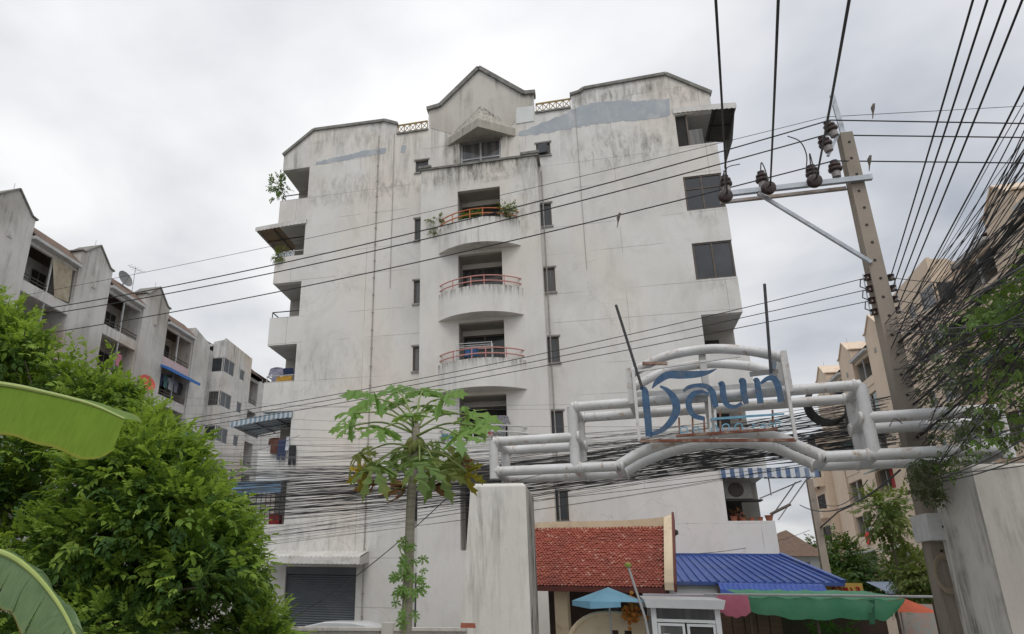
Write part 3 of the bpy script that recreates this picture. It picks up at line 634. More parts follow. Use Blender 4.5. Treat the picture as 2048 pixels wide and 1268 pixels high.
# pink loggia parapet, blue awning below it
q = MB(); Lbx(q, .003, .03, 40.75, 44.15, 17.35, 18.02); q.build('parapet_panel', MT['pinkwall'], lb)
q = MB(); q.hexa([LP(.02,40.5,17.2),LP(1.0,40.4,16.75),LP(1.0,44.4,16.75),LP(.02,44.4,17.2),LP(.02,40.5,17.35),LP(1.03,40.4,16.95),LP(1.03,44.4,16.95),LP(.02,44.4,17.35)]); q.build('awning', MT['bluebright'], lb)
q = MB(); q.add([LP(.0,29.2,20.2),LP(.02,30.9,20.2),LP(.06,31.0,18.1),LP(.02,29.9,18.0),LP(.05,29.5,19.2)], [(0,1,2,3,4)]); q.build('torn_canvas', MT['cloth1'], lb)
# pitched pier without gable next to the stair block
q = MB(); q.slab([(44.3,0),(46.6,0),(46.6,20.9),(44.3,21.5)], [], LP(.1,0,0), (0,1,0), (0,0,1), (-1,0,0), 1.6); q.build('pier', MT['grey'], lb)
for a, f in ((47.4, FL[5]), (47.4, FL[3]), (52.2, FL[5]), (52.2, FL[4]), (52.2, FL[3]), (52.2, FL[2])):
    if a > 50:
        loggia_fit(lb, LP, Lbx, 52.05, 55.5, f, 'post')
q = MB(); Lbx(q, -.1, -.05, 52.1, 53.6, FL[4]+.3, FL[4]+2.3); q.build('screen', MT['glassg'], lb)
# ---- right block, peach
rb, RP, Rbx = block('apartment_building', 'peach coloured apartment block with stepped gables behind the cable tangle', 20.9, -1, 30, 71,
   [37.6, 55.6, 61.9, 68.4], [(32.4,36.1),(39.1,42.6),(50.4,54.1),(57.1,60.4),(63.4,66.9)], (43.4,49.2), MT['peach'], MT['interior'])
for j, (a, b_) in enumerate([(39.1,42.6),(50.4,54.1),(57.1,60.4),(63.4,66.9)]):
    for i, f in enumerate(FL):
        loggia_fit(rb, RP, Rbx, a, b_, f, ('post','brown','post')[(i+j) % 3])
        q = MB(); Rbx(q, .002, .05, a+.03, b_-.03, f+.1, f+.75); q.build('parapet', MT['peach'], rb)
        if (i*2+j) % 3 == 0 and i < 4 or (i, j) in ((0,2),(0,3),(2,2)):
            q = MB(); q.hexa([RP(.02,a+.1,f+2.42),RP(.95,a+.1,f+2.12),RP(.95,b_-.1,f+2.12),RP(.02,b_-.1,f+2.42),RP(.02,a+.1,f+2.5),RP(.97,a+.1,f+2.2),RP(.97,b_-.1,f+2.2),RP(.02,b_-.1,f+2.5)]); q.build('awning', MT['palegreen'] if i < 3 else MT['teal'], rb)
        if (i+j) % 2 == 0:
            q = MB(); Rbx(q, -.14, -.1, a+.05, a+1.2, f+.75, f+2.3); q.build('curtain', (MT['palegreen'], MT['teal'], MT['redcloth'])[(i*3+j) % 3] if (i+j) % 4 == 0 else MT['palegreen'], rb)
q = MB(); Rbx(q, .4, .9, 56.5, 71.3, 3.1, 3.6); q.build('ledge', MT['peach'], rb)
q = MB(); q.slab([(70.8,0),(74.5,0),(74.5,17),(70.8,17)], [], RP(.6,0,0), (0,1,0), (0,0,1), (1,0,0), 8); q.build('end_wall', MT['peach'], rb)
for f in FL[:5]:
    q = MB(); Rbx(q, .6, 1.2, 71.0, 74.3, f, f+.8); q.build('end_balcony', MT['peach'], rb); q = MB(); Rbx(q, .602, .62, 71.6, 73.8, f+.8, f+2.2); q.build('end_opening', MT['void'], rb)
# small things fixed high on the left block
def dish(loc, r, aim, label, m, tilt=.0):
    t_ = thing('satellite_dish', loc, label, 'satellite dish'); ax = Vector(aim).normalized()
    d = MB(); prof = [(.02*r,0),(.4*r,.03*r),(.75*r,.12*r),(r,.24*r),(r*.985,.255*r),(.74*r,.145*r),(.3*r,.05*r)]; d.lathe(prof, loc, 18, ax); d.build('reflector', m, t_)
    a = MB(); L0 = Vector(loc); a.tube([L0+ax*.05*r-Vector((0,0,.7*r)), L0+ax*.75*r], .02, 6); a.tube([L0, L0-Vector((0,0,1.0*r))-ax*.1], .03, 6); a.build('feed_arm', MT['wire'], t_)
p = LP(.55, 38.6, 15.3); dish(p, .62, (1,-.35,.45), 'red mesh satellite dish on the grey pier above the tree', MT['redplastic'])
p = LP(1.35, 48.7, 6.6+2.1); dish((p[0],p[1],7.45), .5, (1,-.4,.45), 'smaller red satellite dish beside the lower stair block window', MT['redplastic'])
p = LP(-.6, 36.2, 22.0); dish(p, .6, (1,-.2,.35), 'large grey mesh satellite dish on the left block roof', MT['wire'])
def aerial(base, h, label, n=5, L_=1.1, tilt=0):
    t_ = thing('television_aerial', base, label, 'aerial'); b0 = Vector(base)
    m = MB(); m.tube([b0, b0+Vector((tilt,0,h))], .02, 5); m.build('mast', MT['wire'], t_)
    m = MB(); m.tube([b0+Vector((tilt-.1,-L_*.6,h*.93)), b0+Vector((tilt+.1,L_*.6,h*.98))], .014, 5)
    for i in range(n): y = -L_*.55+L_*1.1*i/(n-1); m.tube([b0+Vector((tilt-.22-.04*i,y,h*.94)), b0+Vector((tilt+.22+.04*i,y,h*.97))], .009, 4)
    m.build('crossbars', MT['wire'], t_)
aerial(LP(-1.5, 38.3, 21.7), 2.3, 'thin television aerial between the roofs of the left block')
aerial((XL+.35, 27.5, 20.9-9.0), 1.0, 'small aerial beside the left corner balcony with laundry', 3, .5)
# ================================================================== entrance gate
MT.update(
 pillar=stucco('gate_pillar_render', (.66,.635,.585), (.71,.69,.645), (.42,.395,.35), 1.0, 5.2, 1.0, .3, False, (.58,.535,.48), low=1.5, streakscale=2.6, slo=.45),
 pillarside=stucco('gate_pillar_stained', (.62,.595,.55), (.68,.655,.61), (.36,.34,.30), -4, 2, 1.4, .4, False, None, streakscale=2.2, slo=.40),
 tube=mat('white_gloss_tube', (.64,.64,.64), (.52,.515,.505), 1.8, .45, dirt=(.36,.27,.20), dscale=5.5, dlo=.57, dhi=.70, spec=.4),
 rust=mat('rusty_angle_iron', (.17,.065,.042), (.34,.26,.21), 5, .9, lo=.45, hi=.65), frame=mat('chipped_white_angle', (.60,.59,.575), (.42,.33,.26), 6, .7, lo=.55, hi=.72),
 letter=mat('faded_blue_letter', (.03,.075,.155), (.055,.125,.22), 9, .55, lo=.35, hi=.65, dirt=(.10,.115,.14), dscale=6, dlo=.52, dhi=.7), letteredge=mat('letter_edge', (.13,.19,.26), (.2,.16,.12), 8, .7),
 smalll=mat('pale_blue_letter', (.17,.38,.50), (.12,.28,.40), 9, .6), darkrod=mat('dark_rod', (.03,.03,.035), (.05,.05,.05), 9, .6),
)
def pillar(front, depth, back_slope, label, sgn):
    x0, x1, y0 = front; t_ = thing('gate_pillar', ((x0+x1)/2, y0+depth/2, 0), label, 'pillar', 'entrance gate pillars')
    zt = 4.66; e = back_slope
    a0, a1 = (x0-e, x1) if sgn < 0 else (x0, x1+e)
    m = MB(); vs = []; zs = [(0,0.,0.),(.985,0.,0.),(.993,.018,.4),(1.,.06,1.)]
    for fz, ins, _ in zs:
        t = fz; xa = a0+(x0-a0)*t+ins; xb = a1+(x1-a1)*t-ins; vs += [(xa,y0+ins,zt*fz),(xb,y0+ins,zt*fz),(xb,y0+depth-ins,zt*fz),(xa,y0+depth-ins,zt*fz)]
    m.add(vs, [(4*i+k,4*i+(k+1)%4,4*i+4+(k+1)%4,4*i+4+k) for i in range(3) for k in range(4)]+[(12,13,14,15),(3,2,1,0)]); m.build('shaft', MT['pillar'], t_)
    m = MB(); m.box(x0+.07,x1-.07,y0+.07,y0+depth-.07,zt-.01,zt+.02); m.build('cap', MT['coping'], t_)
    xs = x1 if sgn < 0 else x0
    m = MB(); d = .004*(1 if sgn < 0 else -1); m.add([(xs+d,y0+.02,.1),(xs+d,y0+depth-.02,.1),(xs+d,y0+depth-.02,zt-.09),(xs+d,y0+.02,zt-.09)], [(0,1,2,3)]); m.build('inner_face', MT['pillarside'], t_)
    return t_
pillar((-2.47,-1.33,14.6), 1.85, .40, 'pale concrete gate pillar carrying the left end of the tube arch', -1)
pillar((6.03,7.25,13.45), 1.6, .40, 'stained concrete gate pillar at the right beside the utility pole', 1)
# tube arch: two parallel trusses; s runs along the gate
G0 = Vector((-1.93,15.0,0)); gd = (Vector((6.62,13.9,0))-G0).normalized(); gn = Vector((-gd.y, gd.x, 0))
def atG(px, py, off=0.):        # point of the plane of the gate, off metres behind the front truss
    r = ray(px, py); p0 = G0+gn*off; t = (p0-CAMP).dot(gn)/r.dot(gn); return CAMP+r*t
def G(s, z, off=0.): q = G0+gd*s+gn*off; return Vector((q.x, q.y, z))
def gs(px, py): p = atG(px, py); return (p-G0).dot(gd), p.z
gate = thing('gate_arch', G(4.2, 4.7), 'white tubular steel arch with blue Thai lettering spanning the gate pillars', 'sign arch')
zb = 4.83; D = 1.02; rt = .105
def avg(*pp): return sum(gs(*p)[1] for p in pp)/len(pp)
sA = gs(988,900)[0]; sB = gs(1148,880)[0]; sC = gs(1733,830)[0]; sD = gs(2000,850)[0]
zt1 = avg((990,882),(1147,876)); zt2 = avg((1160,815),(1722,768)); zt3 = avg((1745,838),(1990,816))
s1 = gs(1235,935)[0]; s2 = gs(1650,912)[0]; archz = [gs(*p) for p in ((1235,936),(1280,906),(1340,884),(1420,868),(1500,866),(1560,876),(1600,893),(1650,914))]
zbF = (gs(1000,942)[1]+gs(1235,935)[1]+gs(1650,914)[1]+gs(1850,902)[1])/4; zb = zbF
def tb(pts, r=rt, n=12): m = MB(); m.tube(pts, r, n); return m.build('tube', MT['tube'], gate)
for off in (0., D):
    tb([G(sA,zb-.16,off),G(sA,zt1,off)]); tb([G(sB,zb,off),G(sB,zt2,off)]); tb([G(sC,zb,off),G(sC,zt2,off)]); tb([G(sD,zb-.16,off),G(sD,zt3,off)])
    tb([G(sA,zt1,off),G(sB,zt1,off)]); tb([G(sB,zt2,off),G(sC,zt2,off)]); tb([G(sC,zt3,off),G(sD,zt3,off)])
    tb([G(sA-.02,zb,off),G(s1,zb,off)]); tb([G(s2,zb,off),G(sD,zb,off)])
    k = [(s1,zb)]+[(s_, max(zb, z_)) for s_, z_ in archz[1:-1]]+[(s2,zb)]
    tb(bez([G(a,b_,off) for a, b_ in k], 5))
for s_, z_ in ((sA,zt1),(sB,zt2),(sB,zt1),(sC,zt2),(sC,zt3),(sA,zb),(sB,zb),(s1,zb),(s2,zb),(sC,zb),(sD,zt3),(sD,zb)):
    tb([G(s_,z_,.09),G(s_,z_,D-.09)], .095)
for s_, z_ in ((sA,zt1),(sB,zt1),(sB,zt2),(sC,zt2),(sC,zt3),(sA,zb),(sB,zb),(s1,zb),(s2,zb),(sC,zb)):
    for off in (0., D):
        m = MB(); c_ = G(s_,z_,off); m.lathe([(.105,-.03),(.122,-.02),(.125,.02),(.105,.03)], c_+gd*.10*(1 if s_ < 4 else -1), 12, gd); m.build('weld_collar', MT['frame'], gate)
# crown arcs above the lettering with end plates
ca = [gs(*p) for p in ((1258,750),(1300,726),(1345,709),(1420,698),(1500,702),(1568,716))]
sl_, sr_ = ca[0][0], ca[-1][0]
for off in (0., D): tb(bez([G(a,b_,off) for a, b_ in ca], 6), .10)
for s_, zt_ in ((sl_, ca[0][1]), (sr_, ca[-1][1])):
    m = MB(); p = [G(s_-.05,zt2-.05,-.12),G(s_+.05,zt2-.05,-.12),G(s_+.05,zt2-.05,D+.12),G(s_-.05,zt2-.05,D+.12),G(s_-.05,zt_+.12,-.12),G(s_+.05,zt_+.12,-.12),G(s_+.05,zt_+.12,D+.12),G(s_-.05,zt_+.12,D+.12)]; m.hexa(p); m.build('end_plate', MT['frame'], gate)
m = MB(); m.bar(G((sl_+sr_)/2,zb+.45,.12),G((sl_+sr_)/2,ca[3][1],.12),.12); m.build('sign_post', MT['frame'], gate)
m = MB(); m.bar(G(sl_+.05,zt2+.22,D*.5),G(sr_-.05,zt2+.22,D*.5),.2); m.build('cross_beam', MT['tube'], gate)
# light angle frame in front that holds the letters
SO = -.30
def atS(px, py, o=0.): return atG(px, py, SO+o)
fb = [(1266,742),(1279,882),(1592,880),(1563,708)]
for a, b_, mm in ((0,1,'frame'),(1,2,'rust'),(2,3,'frame')):
    m = MB(); m.bar(atS(*fb[a]), atS(*fb[b_]), .055); m.build('sign_frame', MT[mm], gate)
m = MB(); m.bar(atS(1352,872), atS(1555,858), .05); m.build('sign_frame', MT['rust'], gate)
m = MB(); m.bar(atS(1276,742), atS(1480,712), .04); m.build('sign_frame', MT['frame'], gate)
for px in (1420, 1430):
    m = MB(); m.bar(atS(px-2,790,.05), atS(px+3,885,.05), .045); m.build('sign_frame', MT['frame'], gate)
for a in (1358, 1385, 1408, 1440, 1480, 1545):
    m = MB(); m.bar(atS(a,835 if a < 1420 else 820,.04), atS(a+1,868 - (a-1358)*.06,.04), .03); m.build('letter_strut', MT['rust'], gate)
# letters: broad ribbons cut from sheet, traced stroke by stroke (centre line, width in px)
SC = 2048/360.
def cpx(x, y): return (1240+x/SC, 700+y/SC)
def ribbon(strokes, name, material, d=.07, n=6):
    """strokes: list of [(x, y, half width)] in sign pixels; nib widths vary along the stroke"""
    m = MB()
    for st in strokes:
        pts = bez([Vector((x,y,w_)) for x,y,w_ in [(x,y,w_*(1.13 if d > .05 else 1.)) for x,y,w_ in st]], n); L_ = []; R_ = []
        for i, p_ in enumerate(pts):
            t = pts[min(i+1,len(pts)-1)]-pts[max(i-1,0)]; t.z = 0; t.normalize(); nn = Vector((-t.y,t.x,0))
            L_.append(p_+nn*p_.z); R_.append(p_-nn*p_.z)
        k = len(pts); vs = []
        for o in (0, d): vs += [atS(*cpx(q.x,q.y), o) for q in L_]+[atS(*cpx(q.x,q.y), o) for q in R_]
        fs = []
        for i in range(k-1): fs += [(i,i+1,k+i+1,k+i),(2*k+i,3*k+i,3*k+i+1,2*k+i+1),(i,2*k+i,2*k+i+1,i+1),(k+i,k+i+1,3*k+i+1,3*k+i)]
        fs += [(0,k,3*k,2*k),(k-1,3*k-1,4*k-1,2*k-1)]; m.add(vs, fs)
    return m.build(name, material, gate, smooth=False)
LT = MT['letter']
ribbon([[(225,440,12),(262,440,26),(285,480,34),(300,640,36),(318,800,36),(328,950,34),(325,985,30)],
        [(350,960,22),(470,915,26),(575,820,34),(640,690,40),(620,560,38),(540,460,24),(455,412,10)],
        [(365,435,6),(430,355,30),(545,285,38),(700,283,40),(880,275,34),(1000,255,20),(1100,215,4)]], 'letter', LT)
ribbon([[(720,470,14),(780,425,20),(880,402,20),(985,415,26),(1050,480,32),(1070,560,32),(1090,650,30)],
        [(1010,500,14),(925,475,18),(830,505,28),(782,590,32),(800,690,30),(860,755,26),(960,780,20)]], 'letter', LT)
ribbon([[(1120,395,16),(1160,385,28),(1170,470,32),(1185,560,32),(1230,630,26),(1310,645,18),(1390,605,20)],
        [(1350,355,14),(1395,355,34),(1405,450,34),(1420,550,34),(1440,615,26)]], 'letter', LT)
ribbon([[(1520,355,16),(1555,345,28),(1570,440,32),(1590,540,32),(1600,610,34)],
        [(1600,380,14),(1680,325,24),(1755,330,32),(1800,420,34),(1820,510,32),(1835,592,36)]], 'letter', LT)
ribbon([[(1475,278,26),(1600,262,26),(1720,248,26),(1800,240,20)], [(1745,240,22),(1752,180,24),(1758,120,26)]], 'letter', MT['letteredge'])
ribbon([[(1030,785,10),(1250,770,12),(1500,752,12),(1870,728,9)]], 'underline', MT['smalll'])
# small second line under the rule
def small(strk): ribbon(strk, 'small_letter', MT['smalll'], .04, 4)
small([[(690,965,6),(690,895,7),(730,880,7),(765,895,7),(768,945,6)], [(700,950,6),(740,930,6)]])
small([[(835,925,6),(845,885,7),(880,880,7),(905,895,6),(905,940,7),(860,955,6)]])
small([[(1040,880,5),(1042,925,6)], [(1085,845,6),(1105,880,7),(1112,935,8)]])
small([[(1165,915,6),(1168,860,7),(1205,840,7),(1240,860,7),(1246,925,7)]])
small([[(1310,920,6),(1312,858,7),(1350,835,7),(1388,852,7),(1395,915,7)]])
small([[(1500,840,7),(1520,850,7),(1524,900,7)]])
small([[(1600,890,6),(1620,845,6),(1650,850,6),(1640,890,6)], [(1690,850,6),(1735,830,6),(1745,870,6)]])
small([[(1770,880,6),(1775,800,6),(1810,800,6),(1815,870,6)]])
for a, b_ in (((1232,610),(1284,775)), ((1529,568),(1542,745))):
    m = MB(); m.tube([atS(*a), atS(*b_)], .028, 6); m.build('mounting_rod', MT['darkrod'], gate)
m = MB(); m.bar(atS(1285,727,.1), atS(1335,727,.1), .06); m.build('rusty_plate', MT['rust'], gate)
# ================================================================== utility pole
MT.update(concrete=mat('pole_concrete', (.335,.285,.235), (.27,.235,.20), 3, .92, .3, 25, dirt=(.17,.15,.13), dscale=3, dlo=.58), galv=mat('galvanised_steel', (.42,.45,.48), (.33,.35,.38), 5, .45, metal=.6, dirt=(.26,.19,.13), dscale=2.5, dlo=.6),
 rustarm=mat('rust_streaked_steel', (.33,.26,.21), (.38,.37,.36), 3, .6, metal=.3), porcelain=mat('brown_porcelain', (.045,.02,.016), (.03,.015,.013), 8, .25, spec=.6), porcgrey=mat('grey_porcelain', (.28,.25,.24), (.22,.2,.19), 8, .4), cable=mat('black_cable', (.022,.022,.024), (.035,.034,.034), 6, .6), cablegrey=mat('grey_cable', (.09,.09,.10), (.06,.06,.06), 6, .6), bolt=mat('bolt_hole', (.06,.05,.045), (.04,.035,.03), 8, .8))
PX, PY = 6.06, 15.4
up = thing('utility_pole', (PX, PY, 0), 'tall square concrete utility pole with crossarm and insulators by the right gate pillar', 'utility pole')
m = MB(); a, c = .19, .125
m.hexa([(PX-a,PY-a,0),(PX+a,PY-a,0),(PX+a,PY+a,0),(PX-a,PY+a,0),(PX-c,PY-c,12.47),(PX+c,PY-c,12.47),(PX+c,PY+c,12.47),(PX-c,PY+c,12.47)]); m.build('shaft', stucco('pole_weathered', (.34,.29,.24), (.28,.245,.205), (.17,.15,.125), 30, 40, 1., .45, False, None, low=7.5, streakscale=2.2), up)
for k in range(22):
    z = 12.2-k*.42; h = a+(c-a)*z/12.47
    m = MB(); m.lathe([(.028,0),(.028,.012),(.012,.02)], (PX+.015*(-1)**k, PY-h-.001, z), 8, (0,-1,0)); m.build('bolt', MT['bolt'], up)
za = 11.2
m = MB()
for dz in (0, .1): m.box(3.32, 6.32, PY-.245, PY-.235+.0, za-.05, za+.05) if dz == 0 else m.box(3.32, 6.32, PY-.245, PY-.15, za+.05, za+.058)
m.box(3.32, 6.32, PY-.245, PY-.15, za-.058, za-.05); m.build('crossarm', MT['galv'], up)
m = MB(); m.box(3.32, 5.93, PY+.15, PY+.16, za-.05, za+.05); m.box(3.32, 5.93, PY+.08, PY+.16, za-.058, za-.05); m.build('crossarm', MT['rustarm'], up)
m = MB(); m.bar((4.05,PY-.2,za-.08), (PX-.1,PY-.17,9.2), .07, .07); m.build('brace', MT['galv'], up)
m = MB(); m.bar((PX-.03,PY-.05,12.3), aY(1664,190,PY-.05), .10, .05); m.build('top_strut', MT['galv'], up)
m = MB(); m.bar(aY(1667,195,PY-.1), aY(1652,245,PY-.1), .05, .05); m.build('top_bracket', MT['galv'], up)
m = MB(); m.bar(aY(1676,268,PY-.12), aY(1656,312,PY-.12), .06, .06); m.build('side_bracket', MT['galv'], up)
def pin(p, ax=(0,0,1), s=1.):
    i_ = MB(); i_.lathe([(.03*s,-.16*s),(.085*s,-.15*s),(.09*s,-.03*s),(.075*s,0)], p, 12, ax); b0 = i_.build('insulator', MT['porcgrey'], up)
    i_ = MB(); i_.lathe([(.1*s,0),(.135*s,.02*s),(.14*s,.07*s),(.1*s,.11*s),(.12*s,.13*s),(.12*s,.17*s),(.07*s,.21*s),(.08*s,.26*s),(.03*s,.28*s)], p, 14, ax); i_.build('shed', MT['porcelain'], b0)
pins = [(5.66, za+.25), (4.18, za+.2), (3.42, za+.2), (5.2, za+.2)]
for x, z in pins: pin((x, PY-.2, z))
q1 = aY(1664,262,PY-.15); q2 = aY(1653,292,PY-.15); pin(tuple(q1), (-.25,0,1)); pin(tuple(q2), (-.25,0,1))
discs = []
for px, py in ((1451,392),(1537,376),(1629,362)):
    p_ = aY(px, py, PY-.42); discs.append(p_); m = MB(); m.lathe([(.04,-.09),(.13,-.08),(.155,-.03),(.12,0),(.155,.03),(.13,.08),(.04,.1)], p_, 16, (.1,-1,-.12)); m.build('disc_insulator', MT['porcelain'], up)
    m = MB(); m.tube([p_+Vector((0,.1,0)), Vector((p_.x,PY-.2,za))], .02, 6); m.build('clevis', MT['galv'], up)
rk = []
for side, px in ((-1,1735),(1,1781)):
    for k in range(4):
        p_ = aY(px+k*4*(1 if side > 0 else 1.1), 555+k*(22 if side > 0 else 23), PY-.05); rk.append((side,k,p_))
        m = MB(); m.lathe([(.03,-.06),(.075,-.055),(.05,-.02),(.05,.02),(.075,.055),(.03,.06)], p_, 10); m.build('spool_insulator', MT['porcelain'], up)
        m = MB(); m.tube([p_, (PX+side*.12, PY-.05, p_.z)], .014, 5); m.build('rack_pin', MT['galv'], up)
    a_ = [r for r in rk if r[0] == side]; m = MB(); m.tube([a_[0][2]+Vector((side*.07,0,.08)), a_[-1][2]+Vector((side*.07,0,-.08))], .012, 5); m.build('rack_bar', MT['galv'], up)
for k in range(3):
    p_ = aY(1722+k*5, 566+k*22, PY-.05); m = MB(); m.tube([p_+Vector((.1,-.02,.08)), p_+Vector((-.02,-.06,.05)), p_+Vector((-.05,-.05,-.1)), p_+Vector((.1,0,-.16))], .012, 5); m.build('tie_wire', MT['cable'], up)
m = MB(); m.hexa([(PX-.26,PY-.50,3.55),(PX+.23,PY-.50,3.55),(PX+.23,PY+.2,3.55),(PX-.26,PY+.2,3.55),(PX-.26,PY-.50,4.02),(PX+.23,PY-.50,4.02),(PX+.23,PY+.2,4.02),(PX-.26,PY+.2,4.02)]); m.build('junction_box', MT['wornwhite'], up)
m = MB(); m.lathe([(.025,0),(.025,.012),(.005,.014)], (PX-.03,PY-.502,3.78), 8, (0,-1,0)); m.build('lock', MT['bolt'], up)
# coil of slack cable and clamp on the pole
m = MB()
for k in range(5):
    m.tube([(PX-.05+(.15+.012*k)*math.cos(t*math.pi/8), PY-.24-.01*k, 2.98+(.26+.02*k)*math.sin(t*math.pi/8)) for t in range(17)], .008, 5, cap=False)
m.build('cable_coil', mat('tan_cable', (.40,.33,.24), (.34,.28,.2), 5, .8), None, 'loose coil of tan cable hanging on the pole below the junction box', 'cable coil')
# ================================================================== gatehouse with scale-tiled roof
MT.update(
 redtile=None, cream=mat('cream_paint', (.66,.53,.36), (.72,.60,.43), 1.6, .7, dirt=(.48,.38,.27), dscale=1.8), brownwall=mat('dark_brown_panel', (.075,.045,.035), (.055,.035,.028), 3, .8),
 darkwood=mat('dark_wood', (.06,.045,.035), (.09,.065,.05), 5, .85), paper=mat('paper_notice', (.62,.63,.65), (.55,.56,.58), 4, .9), fascia=mat('maroon_fascia', (.16,.045,.035), (.11,.035,.03), 4, .7),
 bluemetal=mat('blue_metal_roof', (.04,.08,.27), (.055,.105,.33), 1.2, .45, metal=.1, dirt=(.12,.15,.28), dscale=1.5, spec=.5), blueawn=mat('blue_vinyl', (.03,.07,.30), (.04,.09,.36), 3, .45),
 boothwhite=mat('white_panel', (.66,.67,.68), (.60,.61,.62), 2, .4), boothglass=glass('booth_glass', (.07,.085,.085), .06),
 tarpgreen=mat('green_tarpaulin', (.12,.40,.23), (.17,.47,.29), 2, .6, dirt=(.20,.42,.30), dscale=2, trans=.5), tarppink=mat('pink_tarpaulin', (.55,.16,.23), (.48,.12,.19), 3, .6, trans=.25), orangecloth=mat('orange_parasol', (.60,.13,.06), (.5,.1,.05), 3, .7, trans=.2),
 umbblue=mat('pale_blue_parasol', (.20,.43,.60), (.25,.50,.66), 3, .7, trans=.25), signyellow=mat('yellow_sign_board', (.58,.38,.09), (.52,.33,.08), 3, .6), signred=mat('red_sign_lettering', (.50,.03,.03), (.42,.03,.03), 3, .6),
 shackwood=mat('old_shack_boards', (.16,.09,.065), (.10,.065,.05), 3, .9, sc=(1,1,6)), carwhite=mat('white_car_paint', (.70,.71,.72), (.66,.67,.68), 2, .22, spec=.6), brick=mat('fired_brick', (.33,.11,.07), (.25,.085,.055), 6, .9), wallc=stucco('boundary_wall_render', (.50,.47,.43), (.56,.53,.49), (.34,.31,.27), -1, 2.2, .8, .4, False, None, streakscale=3),
 rubber=mat('black_rubber', (.02,.02,.02), (.03,.03,.03), 6, .7), chrome=mat('mirror_glass', (.75,.78,.8), (.7,.72,.75), 4, .08, metal=.9), offwhite=mat('house_white_wall', (.60,.61,.62), (.54,.55,.56), 1, .85))
def tilemat():
    m, t, b, o = newmat('red_scale_tile'); k = NT(t); g_ = k.n('ShaderNodeNewGeometry'); r = g_.outputs['Random Per Island']
    col = k.mix(r, (.285,.068,.046), (.36,.10,.066)); col = k.mix(k.ramp(r, .90, .98), col, (.46,.22,.17)); col = k.mix(k.math('MULTIPLY', k.ramp(k.noise(g_.outputs['Position'], 1.6, 6), .48, .7), .6), col, (.20,.065,.05))
    k.l(col, b.inputs['Base Color']); b.inputs['Roughness'].default_value = .45; b.inputs['Specular IOR Level'].default_value = .4; return m
MT['redtile'] = tilemat()
gh = thing('gatehouse', (-1.0, 19.6, 0), 'small gatehouse with steep red tiled roof and cream gable boards', 'gatehouse')
gx0, gx1, ye, ze, yr, zr = -2.5, 1.46, 17.9, 2.68, 19.75, 4.28
tl = MB(); rows = 33; tw = .084; sl_len = math.hypot(yr-ye, zr-ze); dv = Vector((0,yr-ye,zr-ze)).normalized(); nv = Vector((0,-dv.z,dv.y))
for r_ in range(rows):
    n = int((gx1-gx0)/tw)
    for i in range(n+1):
        x = gx0+i*tw+(tw/2 if r_ % 2 else 0)
        if x > gx1-.05: continue
        o = Vector((x,ye,ze))+dv*(sl_len*r_/rows); h = sl_len/rows; j = random.uniform(-.008,.008)
        b0 = o+nv*(.035+j); w_ = tw*.48
        pts = [b0+dv*(h*1.5)+Vector((-w_,0,0))-nv*.03, b0+dv*(h*.35)+Vector((-w_,0,0))-nv*.004, b0-dv*(h*.25), b0+dv*(h*.35)+Vector((w_,0,0))-nv*.004, b0+dv*(h*1.5)+Vector((w_,0,0))-nv*.03, b0-dv*(h*.25)-nv*.022, b0+dv*(h*.35)+Vector((-w_,0,0))-nv*.02, b0+dv*(h*.35)+Vector((w_,0,0))-nv*.02]
        tl.add(pts, [(0,1,2,3,4),(1,6,5,2),(2,5,7,3)])
tl.build('roof_tiles', MT['redtile'], gh, kind='stuff')
m = MB(); m.hexa([(gx0,ye+.02,ze-.06),(gx1,ye+.02,ze-.06),(gx1,yr,zr-.06),(gx0,yr,zr-.06),(gx0,ye+.02,ze),(gx1,ye+.02,ze),(gx1,yr,zr),(gx0,yr,zr)]); m.build('roof_deck', MT['darkwood'], gh)
m = MB(); m.hexa([(gx0,yr,zr-.06),(gx1,yr,zr-.06),(gx1,yr+1.85,ze-.06),(gx0,yr+1.85,ze-.06),(gx0,yr,zr),(gx1,yr,zr),(gx1,yr+1.85,ze),(gx0,yr+1.85,ze)]); m.build('roof_deck', MT['redtile'], gh)
m = MB(); m.box(gx0,gx1,ye-.06,ye-.0,ze-.12,ze+.0); m.build('eave_board', MT['fascia'], gh)
m = MB(); vs = []                                   # ridge board sweeping up to the gable end
for i in range(25):
    t = i/24; x = gx0+(gx1+.22-gx0)*t; l_ = max(0,(t-.62)/.38); zt = zr+.10+.10*l_**2.2
    vs += [(x,yr-.12,zr-.10),(x,yr-.12,zt),(x,yr+.08,zt),(x,yr+.08,zr-.1)]
m.add(vs, [(4*i+k,4*i+4+k,4*i+4+(k+1)%4,4*i+(k+1)%4) for i in range(24) for k in range(4)]+[(0,1,2,3),(99,98,97,96)]); m.build('ridge_board', MT['cream'], gh)
m = MB(); y2 = ye-.10; m.hexa([(gx1,y2,ze-.05),(gx1+.2,y2,ze-.05),(gx1+.2,yr-.13,zr+.08),(gx1,yr-.13,zr-.02),(gx1,y2,ze+.12),(gx1+.2,y2,ze+.12),(gx1+.2,yr-.13,zr+.24),(gx1,yr-.13,zr+.16)]); m.build('gable_board', MT['cream'], gh)
m = MB(); m.hexa([(gx1+.202,y2-.02,ze-.09),(gx1+.26,y2-.02,ze-.09),(gx1+.26,yr-.1,zr+.06),(gx1+.202,yr-.1,zr+.06),(gx1+.202,y2-.02,ze+.1),(gx1+.26,y2-.02,ze+.1),(gx1+.26,yr-.1,zr+.29),(gx1+.202,yr-.1,zr+.29)]); m.build('gable_edge', MT['fascia'], gh)
for x in (-1.02, 1.2):
    m = MB(); m.box(x-.16,x+.16,18.2,18.5,0,2.6); m.build('column', MT['cream'], gh)
m = MB(); m.box(-1.6,1.3,21.1,21.25,0,2.9); m.build('back_wall', MT['brownwall'], gh)
